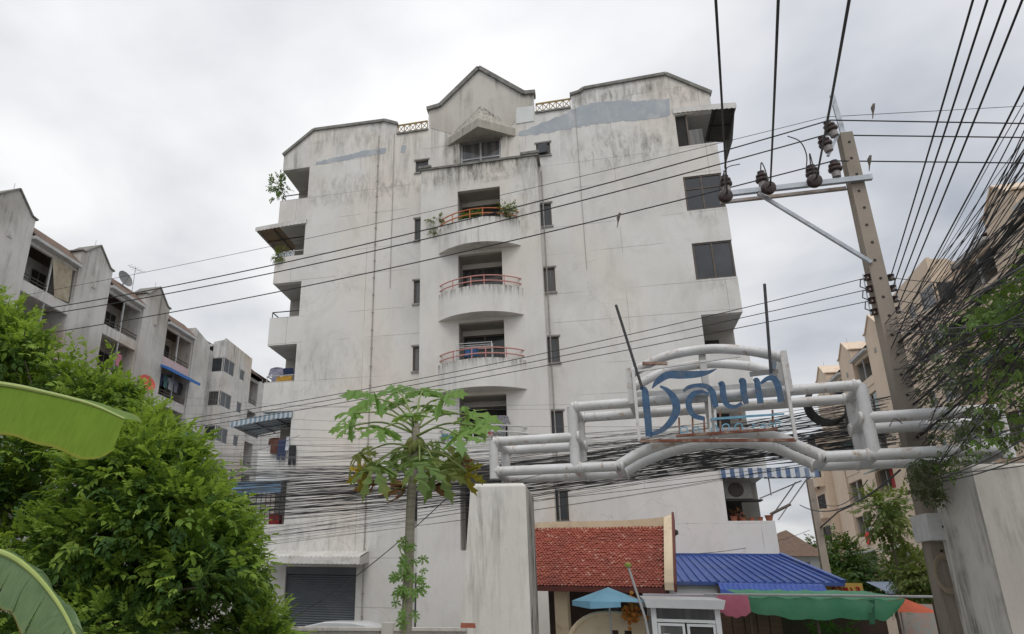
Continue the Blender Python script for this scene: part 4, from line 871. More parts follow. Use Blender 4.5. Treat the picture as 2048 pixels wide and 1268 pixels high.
m = MB(); m.box(-1.6,-.8,19.4,19.5,0,2.62); m.build('side_wall', MT['brownwall'], gh)
for x in (-.55, .25):
    m = MB(); t = .05; m.box(x,x+.55,21.02,21.08,1.75,2.35); w_ = m.build('window', MT['darkwood'], gh); m = MB(); m.box(x+.05,x+.5,21.0,21.01,1.8,2.3); m.build('pane', MT['glass2'], w_)
m = MB(); m.box(-.42,-.05,20.9,20.92,1.35,1.62); m.build('notice', MT['paper'], None, 'white printed notice on the dark gatehouse wall', 'notice')
pv = Vector((1.40,17.9,0)); gh.rotation_euler.z = -.16; gh.location = pv+Matrix.Rotation(-.16,3,'Z')@(gh.location-pv)
# cream curved gate wing in front of the gatehouse
gw = thing('curved_parapet', (.35,17.0,0), 'cream curved parapet with slots in front of the dark gatehouse', 'parapet')
pr = [(-.75,0)]+[(-.75+.85*(1-math.cos(t*math.pi/16)), 1.35+.75*math.sin(t*math.pi/16)) for t in range(9)]+[(.7,2.1),(.95,2.02),(.95,0)]
m = MB(); hs = [[(x,1.3),(x+.15,1.3),(x+.15,1.78),(x,1.78)] for x in (.18,.46)]; m.slab([(a+.0,b_) for a,b_ in pr], hs, (.0,16.9,0), (1,0,0), (0,0,1), (0,1,0), .2); m.build('panel', MT['cream'], gw)
m = MB(); m.tube([(a,16.88,b_+.02) for a,b_ in pr[1:-1]], .05, 6); m.build('rim', MT['cream'], gw)
m = MB(); m.box(.1,.7,17.0,17.06,1.25,1.85); m.build('slot_back', MT['darkwood'], gw)
# orange garland tied behind it
m = MB(); rr = random.Random(4)
for k in range(60):
    p_ = Vector((.62+rr.gauss(0,.09),16.6+rr.gauss(0,.07),2.2+rr.gauss(0,.14))); m.lathe([(.0,-.04),(.04,-.01),(.045,.02),(.0,.05)], p_, 6, (rr.uniform(-1,1),rr.uniform(-1,1),.4))
m.build('flower_garland', mat('marigold_orange', (.45,.11,.02), (.40,.20,.03), 12, .8), None, 'orange flower garland tied above the cream curved parapet', 'garland', kind='stuff')
# pale blue parasol
ub = thing('parasol', (.18,16.55,0), 'pale blue market parasol in front of the tiled gatehouse', 'parasol')
m = MB(); n = 8; apx = (.18,16.55,2.66); rim = []
for i in range(n):
    a = 2*math.pi*(i+.35)/n; rim.append((.18+.80*math.cos(a),16.55+.75*math.sin(a),2.37+(.0)))
val = [(x*1+(.0),y,z-.10-.05*(i%2)) for i,(x,y,z) in enumerate(rim)]
m.add([apx]+rim+val, [(0,1+i,1+(i+1)%n) for i in range(n)]+[(1+i,1+n+i,1+n+(i+1)%n,1+(i+1)%n) for i in range(n) if i in (4,5)]); m.build('canopy', MT['umbblue'], ub)
m = MB(); m.tube([(.18,16.55,0),(.18,16.55,2.62)], .02, 6); m.build('pole', MT['alu'], ub)
m = MB()
for i in range(n): m.tube([(.18,16.55,2.4),(rim[i][0],rim[i][1],rim[i][2]-.01)], .008, 4)
m.build('ribs', MT['alu'], ub)
# thin leaning lamp pole in front of the roof
lp = thing('pole_light', (1.1,15.4,0), 'thin leaning metal pole with a small green lamp in front of the red roof', 'lamp pole')
m = MB(); m.tube([(1.05,15.4,0),aY(1290,1235,15.4),aY(1257,1135,15.4)], .025, 6); m.build('post', MT['alu'], lp)
q = aY(1256,1130,15.4); m = MB(); m.lathe([(.02,-.05),(.06,-.03),(.07,.02),(.02,.05)], q, 10); m.build('lamp', mat('lime_plastic', (.30,.38,.08), (.25,.3,.06), 5, .5), lp)
# guard booth
gb = thing('guard_booth', (1.65,16.7,0), 'white guard booth with aluminium framed windows beside the green awning', 'booth')
m = MB(); x0,x1,y0,y1 = .86,2.42,15.95,17.5
m.hexa([(x0+.05,y0+.03,2.27),(x1-.05,y0+.03,2.27),(x1-.05,y1,2.27),(x0+.05,y1,2.27),(x0,y0,2.44),(x1,y0,2.44),(x1,y1,2.5),(x0,y1,2.5)]); m.build('roof', MT['boothwhite'], gb)
for x in (x0+.13, x1-.21):
    m = MB(); m.box(x,x+.1,y0+.15,y0+.25,0,2.268); m.build('corner_post', MT['boothwhite'], gb); m = MB(); m.box(x,x+.1,y1-.2,y1-.1,0,2.268); m.build('corner_post', MT['boothwhite'], gb)
m = MB(); m.box(x0+.14,x1-.14,y0+.16,y1-.12,0,1.0); m.build('base_panel', MT['boothwhite'], gb)
m = MB(); m.box(x0+.23,x1-.21,y0+.17,y0+.22,2.0,2.06); m.build('transom', MT['boothwhite'], gb)
wn_ = [(x0+.24,1.58),(1.60,x1-.22)]
for i,(a,c) in enumerate(((x0+.24,1.62),(1.66,x1-.22))):
    m = MB(); t=.05; m.box(a,a+t,y0+.17,y0+.22,1.0,1.98); m.box(c-t,c,y0+.17,y0+.22,1.0,1.98); m.box(a+t,c-t,y0+.171,y0+.219,1.93,1.98); w_ = m.build('window', MT['boothwhite'], gb)
    m = MB(); m.box(a+t,c-t,y0+.19,y0+.2,1.0,1.93); m.build('pane', MT['boothglass'] if i == 0 else MT['void'], w_)
m = MB(); m.box(x0+.24,x1-.22,y0+.19,y0+.2,2.06,2.268); m.build('fanlight', MT['glass'], gb)
m = MB(); m.box(x0+.33,x0+.46,y0+.155,y0+.165,1.62,1.78); m.build('paper_notice', MT['paper'], None, 'small white paper taped inside the guard booth window', 'notice')
m = MB(); m.box(x0+.14,x1-.14,y1-.14,y1-.12,1.0,2.26); m.build('back_panel', MT['boothglass'], gb)
# ================================================================== blue standing-seam lean-to roof against the building
bs = thing('shop_lean_to', (4.4,22.6,0), 'shop lean-to with blue standing seam metal roof against the white building', 'lean-to roof')
e0, e1 = (1.74,21.2,2.88), (6.1,21.2,2.92); r0, r1 = (1.74,FY-.03,3.72), (5.45,FY-.03,3.76); hipb = (6.75,23.4,2.88)
m = MB(); m.add([e0,e1,r1,r0,hipb,(6.75,26.5,2.88),(5.45,26.5,3.76)], [(0,1,2,3),(1,4,2),(4,5,6,2)]); m.build('roof_sheet', MT['bluemetal'], bs)
def lerp(a, b_, t): return Vector(a)*(1-t)+Vector(b_)*t
for i in range(20):
    t = i/19; m = MB(); m.bar(lerp(e0,e1,t)+Vector((0,0,.02)), lerp(r0,r1,t)+Vector((0,0,.02)), .035, .045); m.build('seam', MT['bluemetal'], bs)
for i in range(5):
    t = (i+.5)/5; m = MB(); m.bar(lerp(e1,hipb,t)+Vector((0,0,.02)), lerp(e1,r1,1)+Vector((0,0,.02))+(lerp(e1,hipb,t)-Vector(r1))*.02, .035, .045); m.build('seam', MT['bluemetal'], bs)
m = MB(); m.bar(Vector(e1)+Vector((0,0,.04)), Vector(r1)+Vector((0,0,.04)), .12, .06); m.build('hip_flashing', MT['bluemetal'], bs)
m = MB(); m.box(1.74,5.5,FY-.10,FY-.004,3.60,3.80); m.build('wall_flashing', MT['bluemetal'], bs)
m = MB(); m.bar((1.74,21.19,2.84),(6.1,21.19,2.88),.04,.09); m.build('gutter', MT['bluemetal'], bs)
m = MB(); m.box(1.6,3.05,21.26,21.4,0,2.86); m.build('shop_wall', MT['offwhite'], bs)
m = MB(); vs = []; n = 40
for i in range(n+1):
    x = 3.02+(5.5-3.02)*i/n; w_ = .012*(-1)**i; vs += [(x,21.15,2.88+w_),(x,20.75,2.84+w_),(x,20.55,2.70+w_),(x,20.52,2.58+w_+.02*(i%3==0))]
m.add(vs, [(4*i+k,4*i+4+k,4*i+5+k,4*i+1+k) for i in range(n) for k in range(3)]); m.build('front_awning', MT['blueawn'], bs)
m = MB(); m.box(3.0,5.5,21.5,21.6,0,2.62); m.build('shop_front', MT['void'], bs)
# yellow shop board with red lettering
sg = thing('sign_board', (6.1,21.9,0), 'yellow board with red Thai letters under the blue roof end', 'sign')
m = MB(); m.box(5.62,6.72,21.9,21.95,2.2,2.93); m.build('board', MT['signyellow'], sg)
for x in (5.7,6.66): m = MB(); m.box(x-.03,x+.03,21.951,22.0,0,2.8); m.build('post', MT['darkwood'], sg)
def signstroke(pts, w_=.022):
    m = MB()
    for a, b_ in zip(pts, pts[1:]): m.bar((a[0],21.892,a[1]), (b_[0],21.892,b_[1]), .012, w_*1.6, up=(0,1,0)) if False else m.bar((a[0],21.89,a[1]), (b_[0],21.89,b_[1]), w_*1.5, .012, up=(0,1,0))
    m.build('letter', MT['signred'], sg)
zb_ = 2.645; hh = .17
signstroke([(5.98,zb_),(5.98,zb_+hh*.7),(6.03,zb_+hh),(6.07,zb_+hh*.7),(6.07,zb_)], .03); signstroke([(5.99,zb_+hh*.45),(6.05,zb_+hh*.5)], .03)
signstroke([(6.13,zb_+hh*.95),(6.18,zb_+hh),(6.2,zb_+hh*.6),(6.2,zb_)]); signstroke([(6.25,zb_+hh*.5),(6.28,zb_+hh),(6.31,zb_+hh*.6),(6.34,zb_+hh),(6.36,zb_)])
signstroke([(6.42,zb_+hh),(6.45,zb_+hh*.8),(6.45,zb_)]); signstroke([(6.55,zb_+hh),(6.62,zb_+hh),(6.62,zb_+hh*.4),(6.55,zb_+hh*.5),(6.56,zb_),(6.63,zb_)], .03)
# ================================================================== market stall under a green tarpaulin
ts = thing('market_stall', (5.0,18.3,0), 'market stall under a long sagging green tarpaulin beside the guard booth', 'market stall')
m = MB(); nx, ny = 36, 6; vs = []; rr = random.Random(9)
for j in range(ny+1):
    for i in range(nx+1):
        t = i/nx; x = 3.0+(6.05-3.0)*t; y = 17.4+2.4*j/ny; z = 2.545+.02*t+.16*j/ny-.05*math.sin(math.pi*((t*5)%1))*(1-j/ny*.5)+rr.uniform(-.008,.008); vs.append((x,y,z))
m.add(vs, [(j*(nx+1)+i,j*(nx+1)+i+1,(j+1)*(nx+1)+i+1,(j+1)*(nx+1)+i) for j in range(ny) for i in range(nx)])
vs = []
for i in range(nx+1):
    t = i/nx; x = 3.0+3.05*t; d = (.27+.16*min(1,t*2.5)+.03*math.sin(t*7)); d *= (1 if t < .86 else max(.12,1-(t-.86)*6.0)); zt_ = 2.545+.02*t-.05*math.sin(math.pi*((t*5)%1))
    for k in range(4): vs.append((x, 17.4-.05*math.sin(k*1.1)+.015*math.sin(i*1.7+k), zt_-d*k/3+rr.uniform(-.006,.006)))
m.add(vs, [(4*i+k,4*i+4+k,4*i+5+k,4*i+1+k) for i in range(nx) for k in range(3)]); m.smooth = True; m.build('tarpaulin', MT['tarpgreen'], ts)
m = MB(); m.tube([(2.2,17.38,2.56),(6.75,17.38,2.60)], .025, 6); m.build('front_pole', MT['alu'], ts)
for x in (3.1,4.4,5.9,6.6): m = MB(); m.tube([(x,17.5,0),(x,17.5,2.5)], .03, 6); m.build('post', MT['darkwood'], ts)
m = MB(); m.add([(5.35,17.38,2.5),(5.5,17.36,2.52),(5.42,17.34,2.05),(5.32,17.34,2.03)], [(0,1,2,3)]); m.build('tie_flap', mat('green_tarpaulin_dark', (.02,.11,.055), (.03,.13,.07), 3, .6), ts)
m = MB(); m.box(2.6,3.9,18.4,18.5,0,2.3); m.build('board_wall', MT['shackwood'], ts)
m = MB(); m.box(3.9,6.4,19.7,19.8,0,2.1); m.build('back_screen', MT['brownwall'], ts)
for i in range(5): m = MB(); m.box(2.62+i*.26,2.85+i*.26,18.37,18.398,.1,2.28); m.build('plank', MT['shackwood'], ts)
m = MB(); m.box(2.62,3.95,18.2,18.32,1.42,1.52); m.build('shelf', MT['fascia'], ts)
m = MB(); vs = []; n = 10
for i in range(n+1):
    t = i/n; x = 2.46+.62*t; vs += [(x,17.3+.02*math.sin(i*2),2.55),(x,17.22,2.42-.02*math.sin(i)),(x,17.2,2.2-.10*math.sin(math.pi*t)+.02*math.sin(i*2.1))]
m.add(vs, [(3*i+k,3*i+3+k,3*i+4+k,3*i+1+k) for i in range(n) for k in range(2)]); m.smooth = True
m.build('pink_cloth', MT['tarppink'], None, 'pink tarpaulin flap hanging between the guard booth and the green awning', 'tarpaulin')
m = MB(); m.hexa([(.95,17.62,2.49),(2.95,17.62,2.51),(2.95,17.9,2.53),(.95,17.9,2.51),(.95,17.62,2.53),(2.95,17.62,2.56),(2.95,17.9,2.58),(.95,17.9,2.55)]); m.build('tarpaulin_roll', mat('white_tarpaulin', (.58,.60,.64), (.50,.40,.44), 2, .7), None, 'pale rolled tarpaulin lying behind the guard booth roof', 'tarpaulin')
# red-orange parasol at the stall's right end
ob = thing('parasol', (6.35,18.6,0), 'orange red parasol partly hidden behind the green tarpaulin end', 'parasol')
m = MB(); rim = [(6.35+.75*math.cos(2*math.pi*i/8),18.6+.7*math.sin(2*math.pi*i/8),2.28) for i in range(8)]; m.add([(6.35,18.6,2.62)]+rim, [(0,1+i,1+(i+1)%8) for i in range(8)]); m.build('canopy', MT['orangecloth'], ob)
m = MB(); m.tube([(6.35,18.6,0),(6.35,18.6,2.6)], .02, 6); m.build('pole', MT['alu'], ob)
# menu board leaning beside the pole
m = MB(); m.hexa([(6.55,19.4,1.75),(7.6,19.4,1.75),(7.6,19.46,1.75),(6.55,19.46,1.75),(6.55,19.4,2.45),(7.6,19.4,2.45),(7.6,19.46,2.45),(6.55,19.46,2.45)]); m.build('display_board', mat('printed_board', (.30,.34,.32), (.42,.30,.26), 9, .6, lo=.4, hi=.6, dirt=(.08,.22,.17), dscale=6), None, 'printed display board standing behind the utility pole', 'board')
# ================================================================== low boundary wall, brick, car, motorbikes
bw = thing('boundary_wall', (-6,13,0), 'low rendered boundary wall running left from the gate pillar', 'wall')
m = MB(); m.hexa([(-12,11.9,0),(-2.45,13.9,0),(-2.5,14.1,0),(-12.05,12.1,0),(-12,11.9,1.62),(-2.45,13.9,1.80),(-2.5,14.1,1.80),(-12.05,12.1,1.62)]); m.build('wall_body', MT['wallc'], bw)
m = MB(); m.hexa([(-12,11.85,1.622),(-2.46,13.85,1.802),(-2.5,14.14,1.802),(-12.05,12.14,1.622),(-12,11.85,1.68),(-2.46,13.85,1.86),(-2.5,14.14,1.86),(-12.05,12.14,1.68)]); m.build('wall_cap', MT['wallc'], bw)
m = MB(); q = Vector((-3.9,13.6,0)); m.box(-4.02,-3.80,13.48,13.70,0,1.92); m.build('wall_post', MT['wallc'], bw)
m = MB(); m.hexa([(-2.58,13.86,1.86),(-2.30,13.90,1.86),(-2.31,14.0,1.86),(-2.59,13.96,1.86),(-2.57,13.87,1.945),(-2.31,13.905,1.945),(-2.32,13.995,1.945),(-2.58,13.955,1.945)]); m.build('loose_brick', MT['brick'], None, 'single red brick lying on top of the low wall by the pillar', 'brick')
# parked white car (roof shows above the wall)
car = thing('parked_car', (-6.55,19.8,0), 'white car parked behind the low wall, only its roof showing', 'car')
def carbody():
    m = MB(); prof = [(-2.1,.35),(-2.15,.75),(-1.9,.98),(-1.0,1.06),(-.45,1.56),(.0,1.63),(.8,1.62),(1.35,1.5),(1.75,1.08),(2.1,.98),(2.15,.5),(2.05,.3)]
    sec = []
    for (x,z) in prof:
        ins = .0 if z < 1.1 else .16*(z-1.05)/.5
        sec.append([(x,-.86+ins,z),(x,-.86+ins+.08,z+.03),(x,.86-ins-.08,z+.03),(x,.86-ins,z)])
    n = len(prof); vs = [p_ for s_ in sec for p_ in s_]
    fs = [(4*i+k,4*i+4+k,4*i+5+k,4*i+1+k) for i in range(n-1) for k in range(3)]
    fs += [tuple(4*i for i in range(n-1,-1,-1)), tuple(4*i+3 for i in range(n)), (0,1,2,3)[::-1]]
    m.add(vs, fs); return m
m = carbody(); c0 = Vector((-6.55,19.8,0)); m.v = [(-v[0]+c0.x, v[1]+c0.y, v[2]+c0.z) for v in m.v]; m.smooth = True; m.build('body', MT['carwhite'], car)
for sx in (-1.35,1.35):
    for sy in (-.8,.8):
        m = MB(); m.lathe([(.2,-.1),(.32,-.09),(.33,.0),(.32,.09),(.2,.1)], (c0.x+sx,c0.y+sy,.33), 16, (0,1,0)); w_ = m.build('wheel', MT['rubber'], car); m = MB(); m.lathe([(.05,-.02),(.2,0),(.05,.02)], (c0.x+sx,c0.y+sy+.1*(1 if sy>0 else -1),.33), 12, (0,1,0)); m.build('rim', MT['alu'], w_)
m = MB(); m.add([(c0.x+.5,c0.y-.78,1.55),(c0.x-1.2,c0.y-.78,1.5),(c0.x-1.6,c0.y-.85,1.1),(c0.x+.95,c0.y-.85,1.1)], [(0,1,2,3)]); m.build('side_window', MT['glass'], car)
def motorbike(loc, label, rz=0.):
    x, y = loc; t_ = thing('motorbike', (x,y,0), label, 'motorbike', 'motorbikes parked behind the wall')
    for dx in (-.6,.6):
        m = MB(); m.lathe([(.2,-.05),(.27,-.045),(.28,0),(.27,.045),(.2,.05)], (x+dx*.25,y+dx,.28), 16, (1,.25,0)); m.build('wheel', MT['rubber'], t_)
    m = MB(); m.tube([(x-.15,y-.55,.5),(x-.05,y-.2,.62),(x+.05,y+.2,.72),(x+.16,y+.62,.75)], [.09,.15,.16,.06], 8); m.build('body', MT['redplastic'], t_)
    m = MB(); m.tube([(x-.02,y-.1,.8),(x+.12,y+.55,.86)], .12, 8); m.build('seat', MT['rubber'], t_)
    m = MB(); m.tube([(x-.15,y-.6,.3),(x-.13,y-.5,1.02)], .035, 6); m.tube([(x-.45,y-.42,1.07),(x-.13,y-.5,1.02),(x+.2,y-.5,1.07)], .018, 6); m.build('handlebar', MT['ironblack'], t_)
    for sx in (-.42,.2):
        m = MB(); m.tube([(x+sx,y-.46,1.06),(x+sx*1.2,y-.44,1.27)], .01, 5); mm = m.build('mirror_stem', MT['ironblack'], t_)
        m = MB(); m.lathe([(.0,-.02),(.05,-.015),(.065,0),(.05,.02),(.0,.025)], (x+sx*1.25,y-.44,1.31), 12, (.1,-1,.15)); m.build('mirror', MT['chrome'], mm)
motorbike((-8.6,22.0), 'motorbike with round mirrors parked before the roller shutter'); motorbike((-5.1,21.4), 'motorbike parked behind the papaya trunk'); motorbike((-4.0,22.3), 'motorbike half hidden by the left gate pillar')
# ================================================================== far house, far pole
fh = thing('house', (10.9,47.5,0), 'distant white house with brown hipped tile roof behind the lane', 'house')
m = MB(); m.box(8.0,11.9,45,50,0,4.8); m.build('wall', MT['offwhite'], fh)
m = MB(); ea = 4.75; m.add([(7.6,44.5,ea),(12.3,44.5,ea),(12.3,50.5,ea),(7.6,50.5,ea),(10.9,46.8,6.35),(10.9,48.4,6.35)], [(0,1,4),(1,2,5,4),(2,3,5),(3,0,4,5),(3,2,1,0)]); m.build('roof', MT['browntile'], fh)
m = MB(); m.box(10.95,11.45,44.95,44.995,3.7,4.5); w_ = m.build('window', MT['alu'], fh); m = MB(); m.box(11.0,11.4,44.93,44.945,3.75,4.45); m.build('pane', MT['glass2'], w_)
fp = thing('utility_pole', (8.95,33,0), 'distant plain concrete utility pole in the lane beyond the blue roof', 'utility pole')
m = MB(); m.hexa([(8.78,32.85,0),(9.12,32.85,0),(9.12,33.15,0),(8.78,33.15,0),(8.76,32.88,7.3),(8.98,32.88,7.3),(8.98,33.1,7.3),(8.76,33.1,7.3)]); m.build('shaft', MT['concrete'], fp)
for z in (6.9,6.5): m = MB(); m.lathe([(.03,-.06),(.07,-.05),(.05,0),(.07,.05),(.03,.06)], (9.12,32.8,z), 8); m.build('insulator', MT['porcelain'], fp)
m = MB(); m.tube([(8.95,32.85,5.3),(9.6,32.5,5.9),(10.5,32.3,6.3)], .03, 6); m.build('lamp_bracket', MT['ironblack'], fp)
m = MB(); m.box(9.05,9.25,32.7,32.85,5.0,5.3); m.build('meter_box', MT['ironblack'], fp)
# person in the lane, back turned, dark blue shirt
def person(loc, h, label):
    x, y = loc; t_ = thing('person', (x,y,0), label, 'person')
    me = bpy.data.meshes.new('body'); s_ = h/1.72
    J = [(0,0,.95),(0,.0,1.15),(0,-.02,1.40),(0,-.03,1.50),(0,-.05,1.62),(.0,-.04,1.70),(.19,-.02,1.40),(.24,.0,1.15),(.22,-.16,.98),(-.19,-.02,1.40),(-.24,.0,1.15),(-.22,-.16,.98),(.10,0,.88),(.11,-.02,.48),(.11,.02,.06),(.11,-.14,.03),(-.10,0,.88),(-.11,.03,.48),(-.11,.08,.06),(-.11,-.08,.03)]
    E = [(0,1),(1,2),(2,3),(3,4),(4,5),(2,6),(6,7),(7,8),(2,9),(9,10),(10,11),(0,12),(12,13),(13,14),(14,15),(0,16),(16,17),(17,18),(18,19)]
    Rr = [.16,.15,.17,.06,.095,.085,.075,.05,.035,.075,.05,.035,.10,.065,.045,.035,.10,.065,.045,.035]
    me.from_pydata([(a*s_,b_*s_,c*s_) for a,b_,c in J], E, []); o = bpy.data.objects.new('body', me); COL.objects.link(o); o.parent = t_
    md = o.modifiers.new('s','SKIN'); 
    for i,r in enumerate(Rr): me.skin_vertices[0].data[i].radius = (r*s_, r*s_*.8)
    me.skin_vertices[0].data[0].use_root = True; o.modifiers.new('d','SUBSURF').levels = 2; o.modifiers['d'].render_levels = 2
    mm, t2, b2, o2 = newmat('person_clothes'); k = NT(t2); sx = k.n('ShaderNodeSeparateXYZ'); k.l(k.pos(), sx.inputs[0]); z = sx.outputs[2]
    col = k.mix(k.math('GREATER_THAN', z, .93*s_), (.03,.03,.035), (.045,.06,.095)); col = k.mix(k.math('GREATER_THAN', z, 1.50*s_), col, (.36,.21,.14)); k.l(col, b2.inputs['Base Color']); b2.inputs['Roughness'].default_value = .85; me.materials.append(mm)
    m = MB(); m.lathe([(.02,-.05),(.09,-.04),(.11,.02),(.10,.08),(.05,.12),(.005,.13)], (x,y+.0,(1.66)*s_), 12, (0,.25,1)); m.build('hair', MT['rubber'], t_)
    t_.rotation_euler.z = 0; return t_
person((8.35,29.2), 1.74, 'person in a dark blue shirt standing in the lane under the green awning')
# ================================================================== vegetation
def frames(dirs, ups):
    d = dirs/np.linalg.norm(dirs, axis=1, keepdims=True); r = np.cross(d, ups); r /= np.linalg.norm(r, axis=1, keepdims=True)+1e-9; u = np.cross(r, d); return r, d, u
def scatter(tv, tf, pos, dirs, ups, size):
    """stamp a leaf template (x across, y along, z up) at many places -> one mesh"""
    r, d, u = frames(dirs, ups); tv = np.array(tv, float); n = len(pos); k = len(tv)
    V_ = pos[:,None,:]+size[:,None,None]*(tv[None,:,0:1]*r[:,None,:]+tv[None,:,1:2]*d[:,None,:]+tv[None,:,2:3]*u[:,None,:])
    fs = [tuple(int(i) for i in f) for f in tf]
    off = np.arange(n)*k; F_ = []
    for f in fs: F_.append(np.stack([off+i for i in f], 1))
    m = MB(); m.v = V_.reshape(-1,3).tolist(); m.f = [tuple(q) for A_ in F_ for q in A_.tolist()]; return m
LEAF = ([(0,0,0),(-.22,.30,.05),(-.20,.65,.03),(0,1,-.10),(.20,.65,.03),(.22,.30,.05),(0,.48,-.02)], [(0,6,2,1),(6,3,2),(0,5,4,6),(6,4,3)])
def sprig(nl=7, L=1.0, w=.34):
    v = []; f = []
    def leaf(o, ang, ln, droop):
        b0 = len(v); c, s_ = math.cos(ang), math.sin(ang)
        for x, y, z in LEAF[0]: x *= ln; y *= ln; v.append((o[0]+x*c+y*s_, o[1]-x*s_+y*c, o[2]+z*ln-droop*y*y/ln))
        f.extend([tuple(i+b0 for i in q) for q in LEAF[1]])
    for i in range(nl//2):
        t = .25+.6*i/(nl//2); z = -.12*t*t
        leaf((0,t*L,z), 1.0, w*(1-.1*i), .25); leaf((0,t*L+.04,z), -1.0, w*(1-.1*i), .25)
    leaf((0,.88*L,-.1), 0, w*1.1, .3); return v, f
# ---- big leafy tree at the left
tr = thing('leafy_tree', (-8.2,10.6,0), 'dense bright green leafy tree filling the lower left corner', 'tree')
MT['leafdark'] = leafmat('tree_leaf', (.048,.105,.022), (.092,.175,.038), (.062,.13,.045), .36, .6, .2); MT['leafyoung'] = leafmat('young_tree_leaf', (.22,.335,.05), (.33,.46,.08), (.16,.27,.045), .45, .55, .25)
outl = [(-120,560),(0,585),(60,600),(100,640),(190,690),(250,745),(330,800),(375,850),(395,905),(440,965),(490,1030),(535,1090),(555,1150),(580,1220),(590,1290)]
lobes = []; rg = random.Random(21)
for i in range(30):                                  # clumps just inside the crown's right-hand surface
    j = rg.uniform(0, len(outl)-1.01); a = outl[int(j)]; b_ = outl[int(j)+1]; t = j-int(j); px, py = a[0]+(b_[0]-a[0])*t, a[1]+(b_[1]-a[1])*t
    Y = rg.uniform(9.0,11.5); c = aY(px-78, py+66, Y); lobes.append((c, rg.uniform(.38,.62)))
for i in range(74):
    px = rg.uniform(-260,440); py = rg.uniform(640,1330); lim = np.interp(px, [o_[0] for o_ in outl], [o_[1] for o_ in outl])
    if py < lim+100: py = lim+100+rg.uniform(0,200)
    Y = 8.3+2.2*rg.random()+max(0,(1000-py)/400)*.5; lobes.append((aY(px,py,Y), rg.uniform(.5,.85)))
pos = []; dr = []; sz = []; yg = []
nr = np.random.RandomState(5)
for c, r in lobes:
    n = int(195*(r/.6)**2)
    q = nr.normal(size=(n,3)); q /= np.linalg.norm(q,axis=1,keepdims=True); q[:,2] = np.where(q[:,2] < -.35, -q[:,2], q[:,2])
    rad = r*(nr.uniform(.55,1.08,size=(n,1))); p_ = np.array(c)[None]+q*rad*np.array([1,1,.85])
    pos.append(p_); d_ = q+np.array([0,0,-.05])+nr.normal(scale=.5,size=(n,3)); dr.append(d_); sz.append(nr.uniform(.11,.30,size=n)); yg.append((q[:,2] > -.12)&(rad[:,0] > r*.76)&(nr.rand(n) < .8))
tw = MB()                                            # long free shoots that break the outline
for c, r in lobes[:30]+lobes[30::3]:
    for q_ in range(2):
        d0 = Vector((rg.uniform(-.2,.9),rg.uniform(-.8,.1),rg.uniform(.3,1.))).normalized(); s0 = Vector(c)+d0*r*.7; L0 = rg.uniform(.35,.7); d1 = (d0+Vector((rg.uniform(-.3,.3),0,-.25))).normalized()
        pth = [s0, s0+d0*L0*.5, s0+d0*L0*.5+d1*L0*.5]; tw.tube(pth, .008, 4, r2=.003)
        k_ = 7; pp_ = np.array([tuple(pth[0].lerp(pth[1],t*2) if t < .5 else pth[1].lerp(pth[2],t*2-1)) for t in np.linspace(.15,1,k_)]); dd_ = np.array([tuple((d1 if t > .5 else d0)*.7+Vector((rg.uniform(-.8,.8),rg.uniform(-.8,.8),rg.uniform(-.3,.4)))) for t in np.linspace(.15,1,k_)])
        pos.append(pp_); dr.append(dd_); sz.append(np.linspace(.24,.15,k_)); yg.append(np.array([True]*k_))
pos = np.concatenate(pos); dr = np.concatenate(dr); sz = np.concatenate(sz); yg = np.concatenate(yg)
ok = pos[:,2] > .3; pos, dr, sz, yg = pos[ok], dr[ok], sz[ok], yg[ok]
ups = np.tile(np.array([0,0,1.]), (len(pos),1))+nr.normal(scale=.35,size=(len(pos),3))
SPV, SPF = sprig(7, 1.0, .46)
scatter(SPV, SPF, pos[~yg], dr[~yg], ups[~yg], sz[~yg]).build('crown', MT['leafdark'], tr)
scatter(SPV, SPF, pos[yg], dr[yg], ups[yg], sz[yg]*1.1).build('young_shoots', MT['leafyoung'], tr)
MT['bark'] = mat('grey_bark', (.16,.13,.10), (.10,.085,.065), 6, .95, .5, 30)
m = MB(); m.tube([(-8.2,10.6,0),(-8.1,10.5,1.2),(-8.3,10.6,2.6)], [.2,.16,.12], 8)
m.build('trunk', MT['bark'], tr); tw.build('twigs', MT['bark'], tr, kind='stuff')
for c, r in lobes[::3]:
    m = MB(); st = Vector((-8.25,10.55,1.6+rg.random()*1.0)); c = Vector(c); m.tube(bez([st, st.lerp(c,.5)+Vector((0,0,.25)), c], 4), .05, 6, r2=.012); m.build('branch', MT['bark'], tr)
# ---- papaya
pt = thing('papaya_tree', (-2.38,9.0,0), 'slender papaya tree with lobed leaves standing before the facade', 'papaya tree')
MT['papleaf'] = leafmat('papaya_leaf', (.14,.26,.055), (.20,.33,.08), (.17,.29,.10), .4, .55, .25); MT['papold'] = leafmat('papaya_old_leaf', (.15,.23,.075), (.20,.26,.09), (.25,.26,.08), .35, .6, .2)
MT['papyel'] = leafmat('papaya_yellow_leaf', (.42,.27,.02), (.36,.25,.03), (.22,.2,.03), .25, .6); MT['papdry'] = mat('papaya_dry_leaf', (.30,.16,.075), (.20,.11,.055), 5, .9); MT['petiole'] = mat('papaya_petiole', (.16,.24,.06), (.22,.26,.08), 5, .5); MT['paptrunk'] = mat('papaya_trunk', (.36,.33,.265), (.25,.225,.175), 3, .9, .6, 22, sc=(1,1,7), dirt=(.12,.11,.085))
top = aY(831,880,9.0)
m = MB(); tp = [(-2.40,9.0,0),(-2.39,9.0,1.2),aY(813,1250,9.0),aY(818,1120,9.0),aY(822,1000,9.0),top+Vector((0,0,.0)),top+Vector((0.01,0,.22))]; m.tube(bez(tp,4), .082, 10, r2=.05); m.build('trunk', MT['paptrunk'], pt)
rg = random.Random(11)
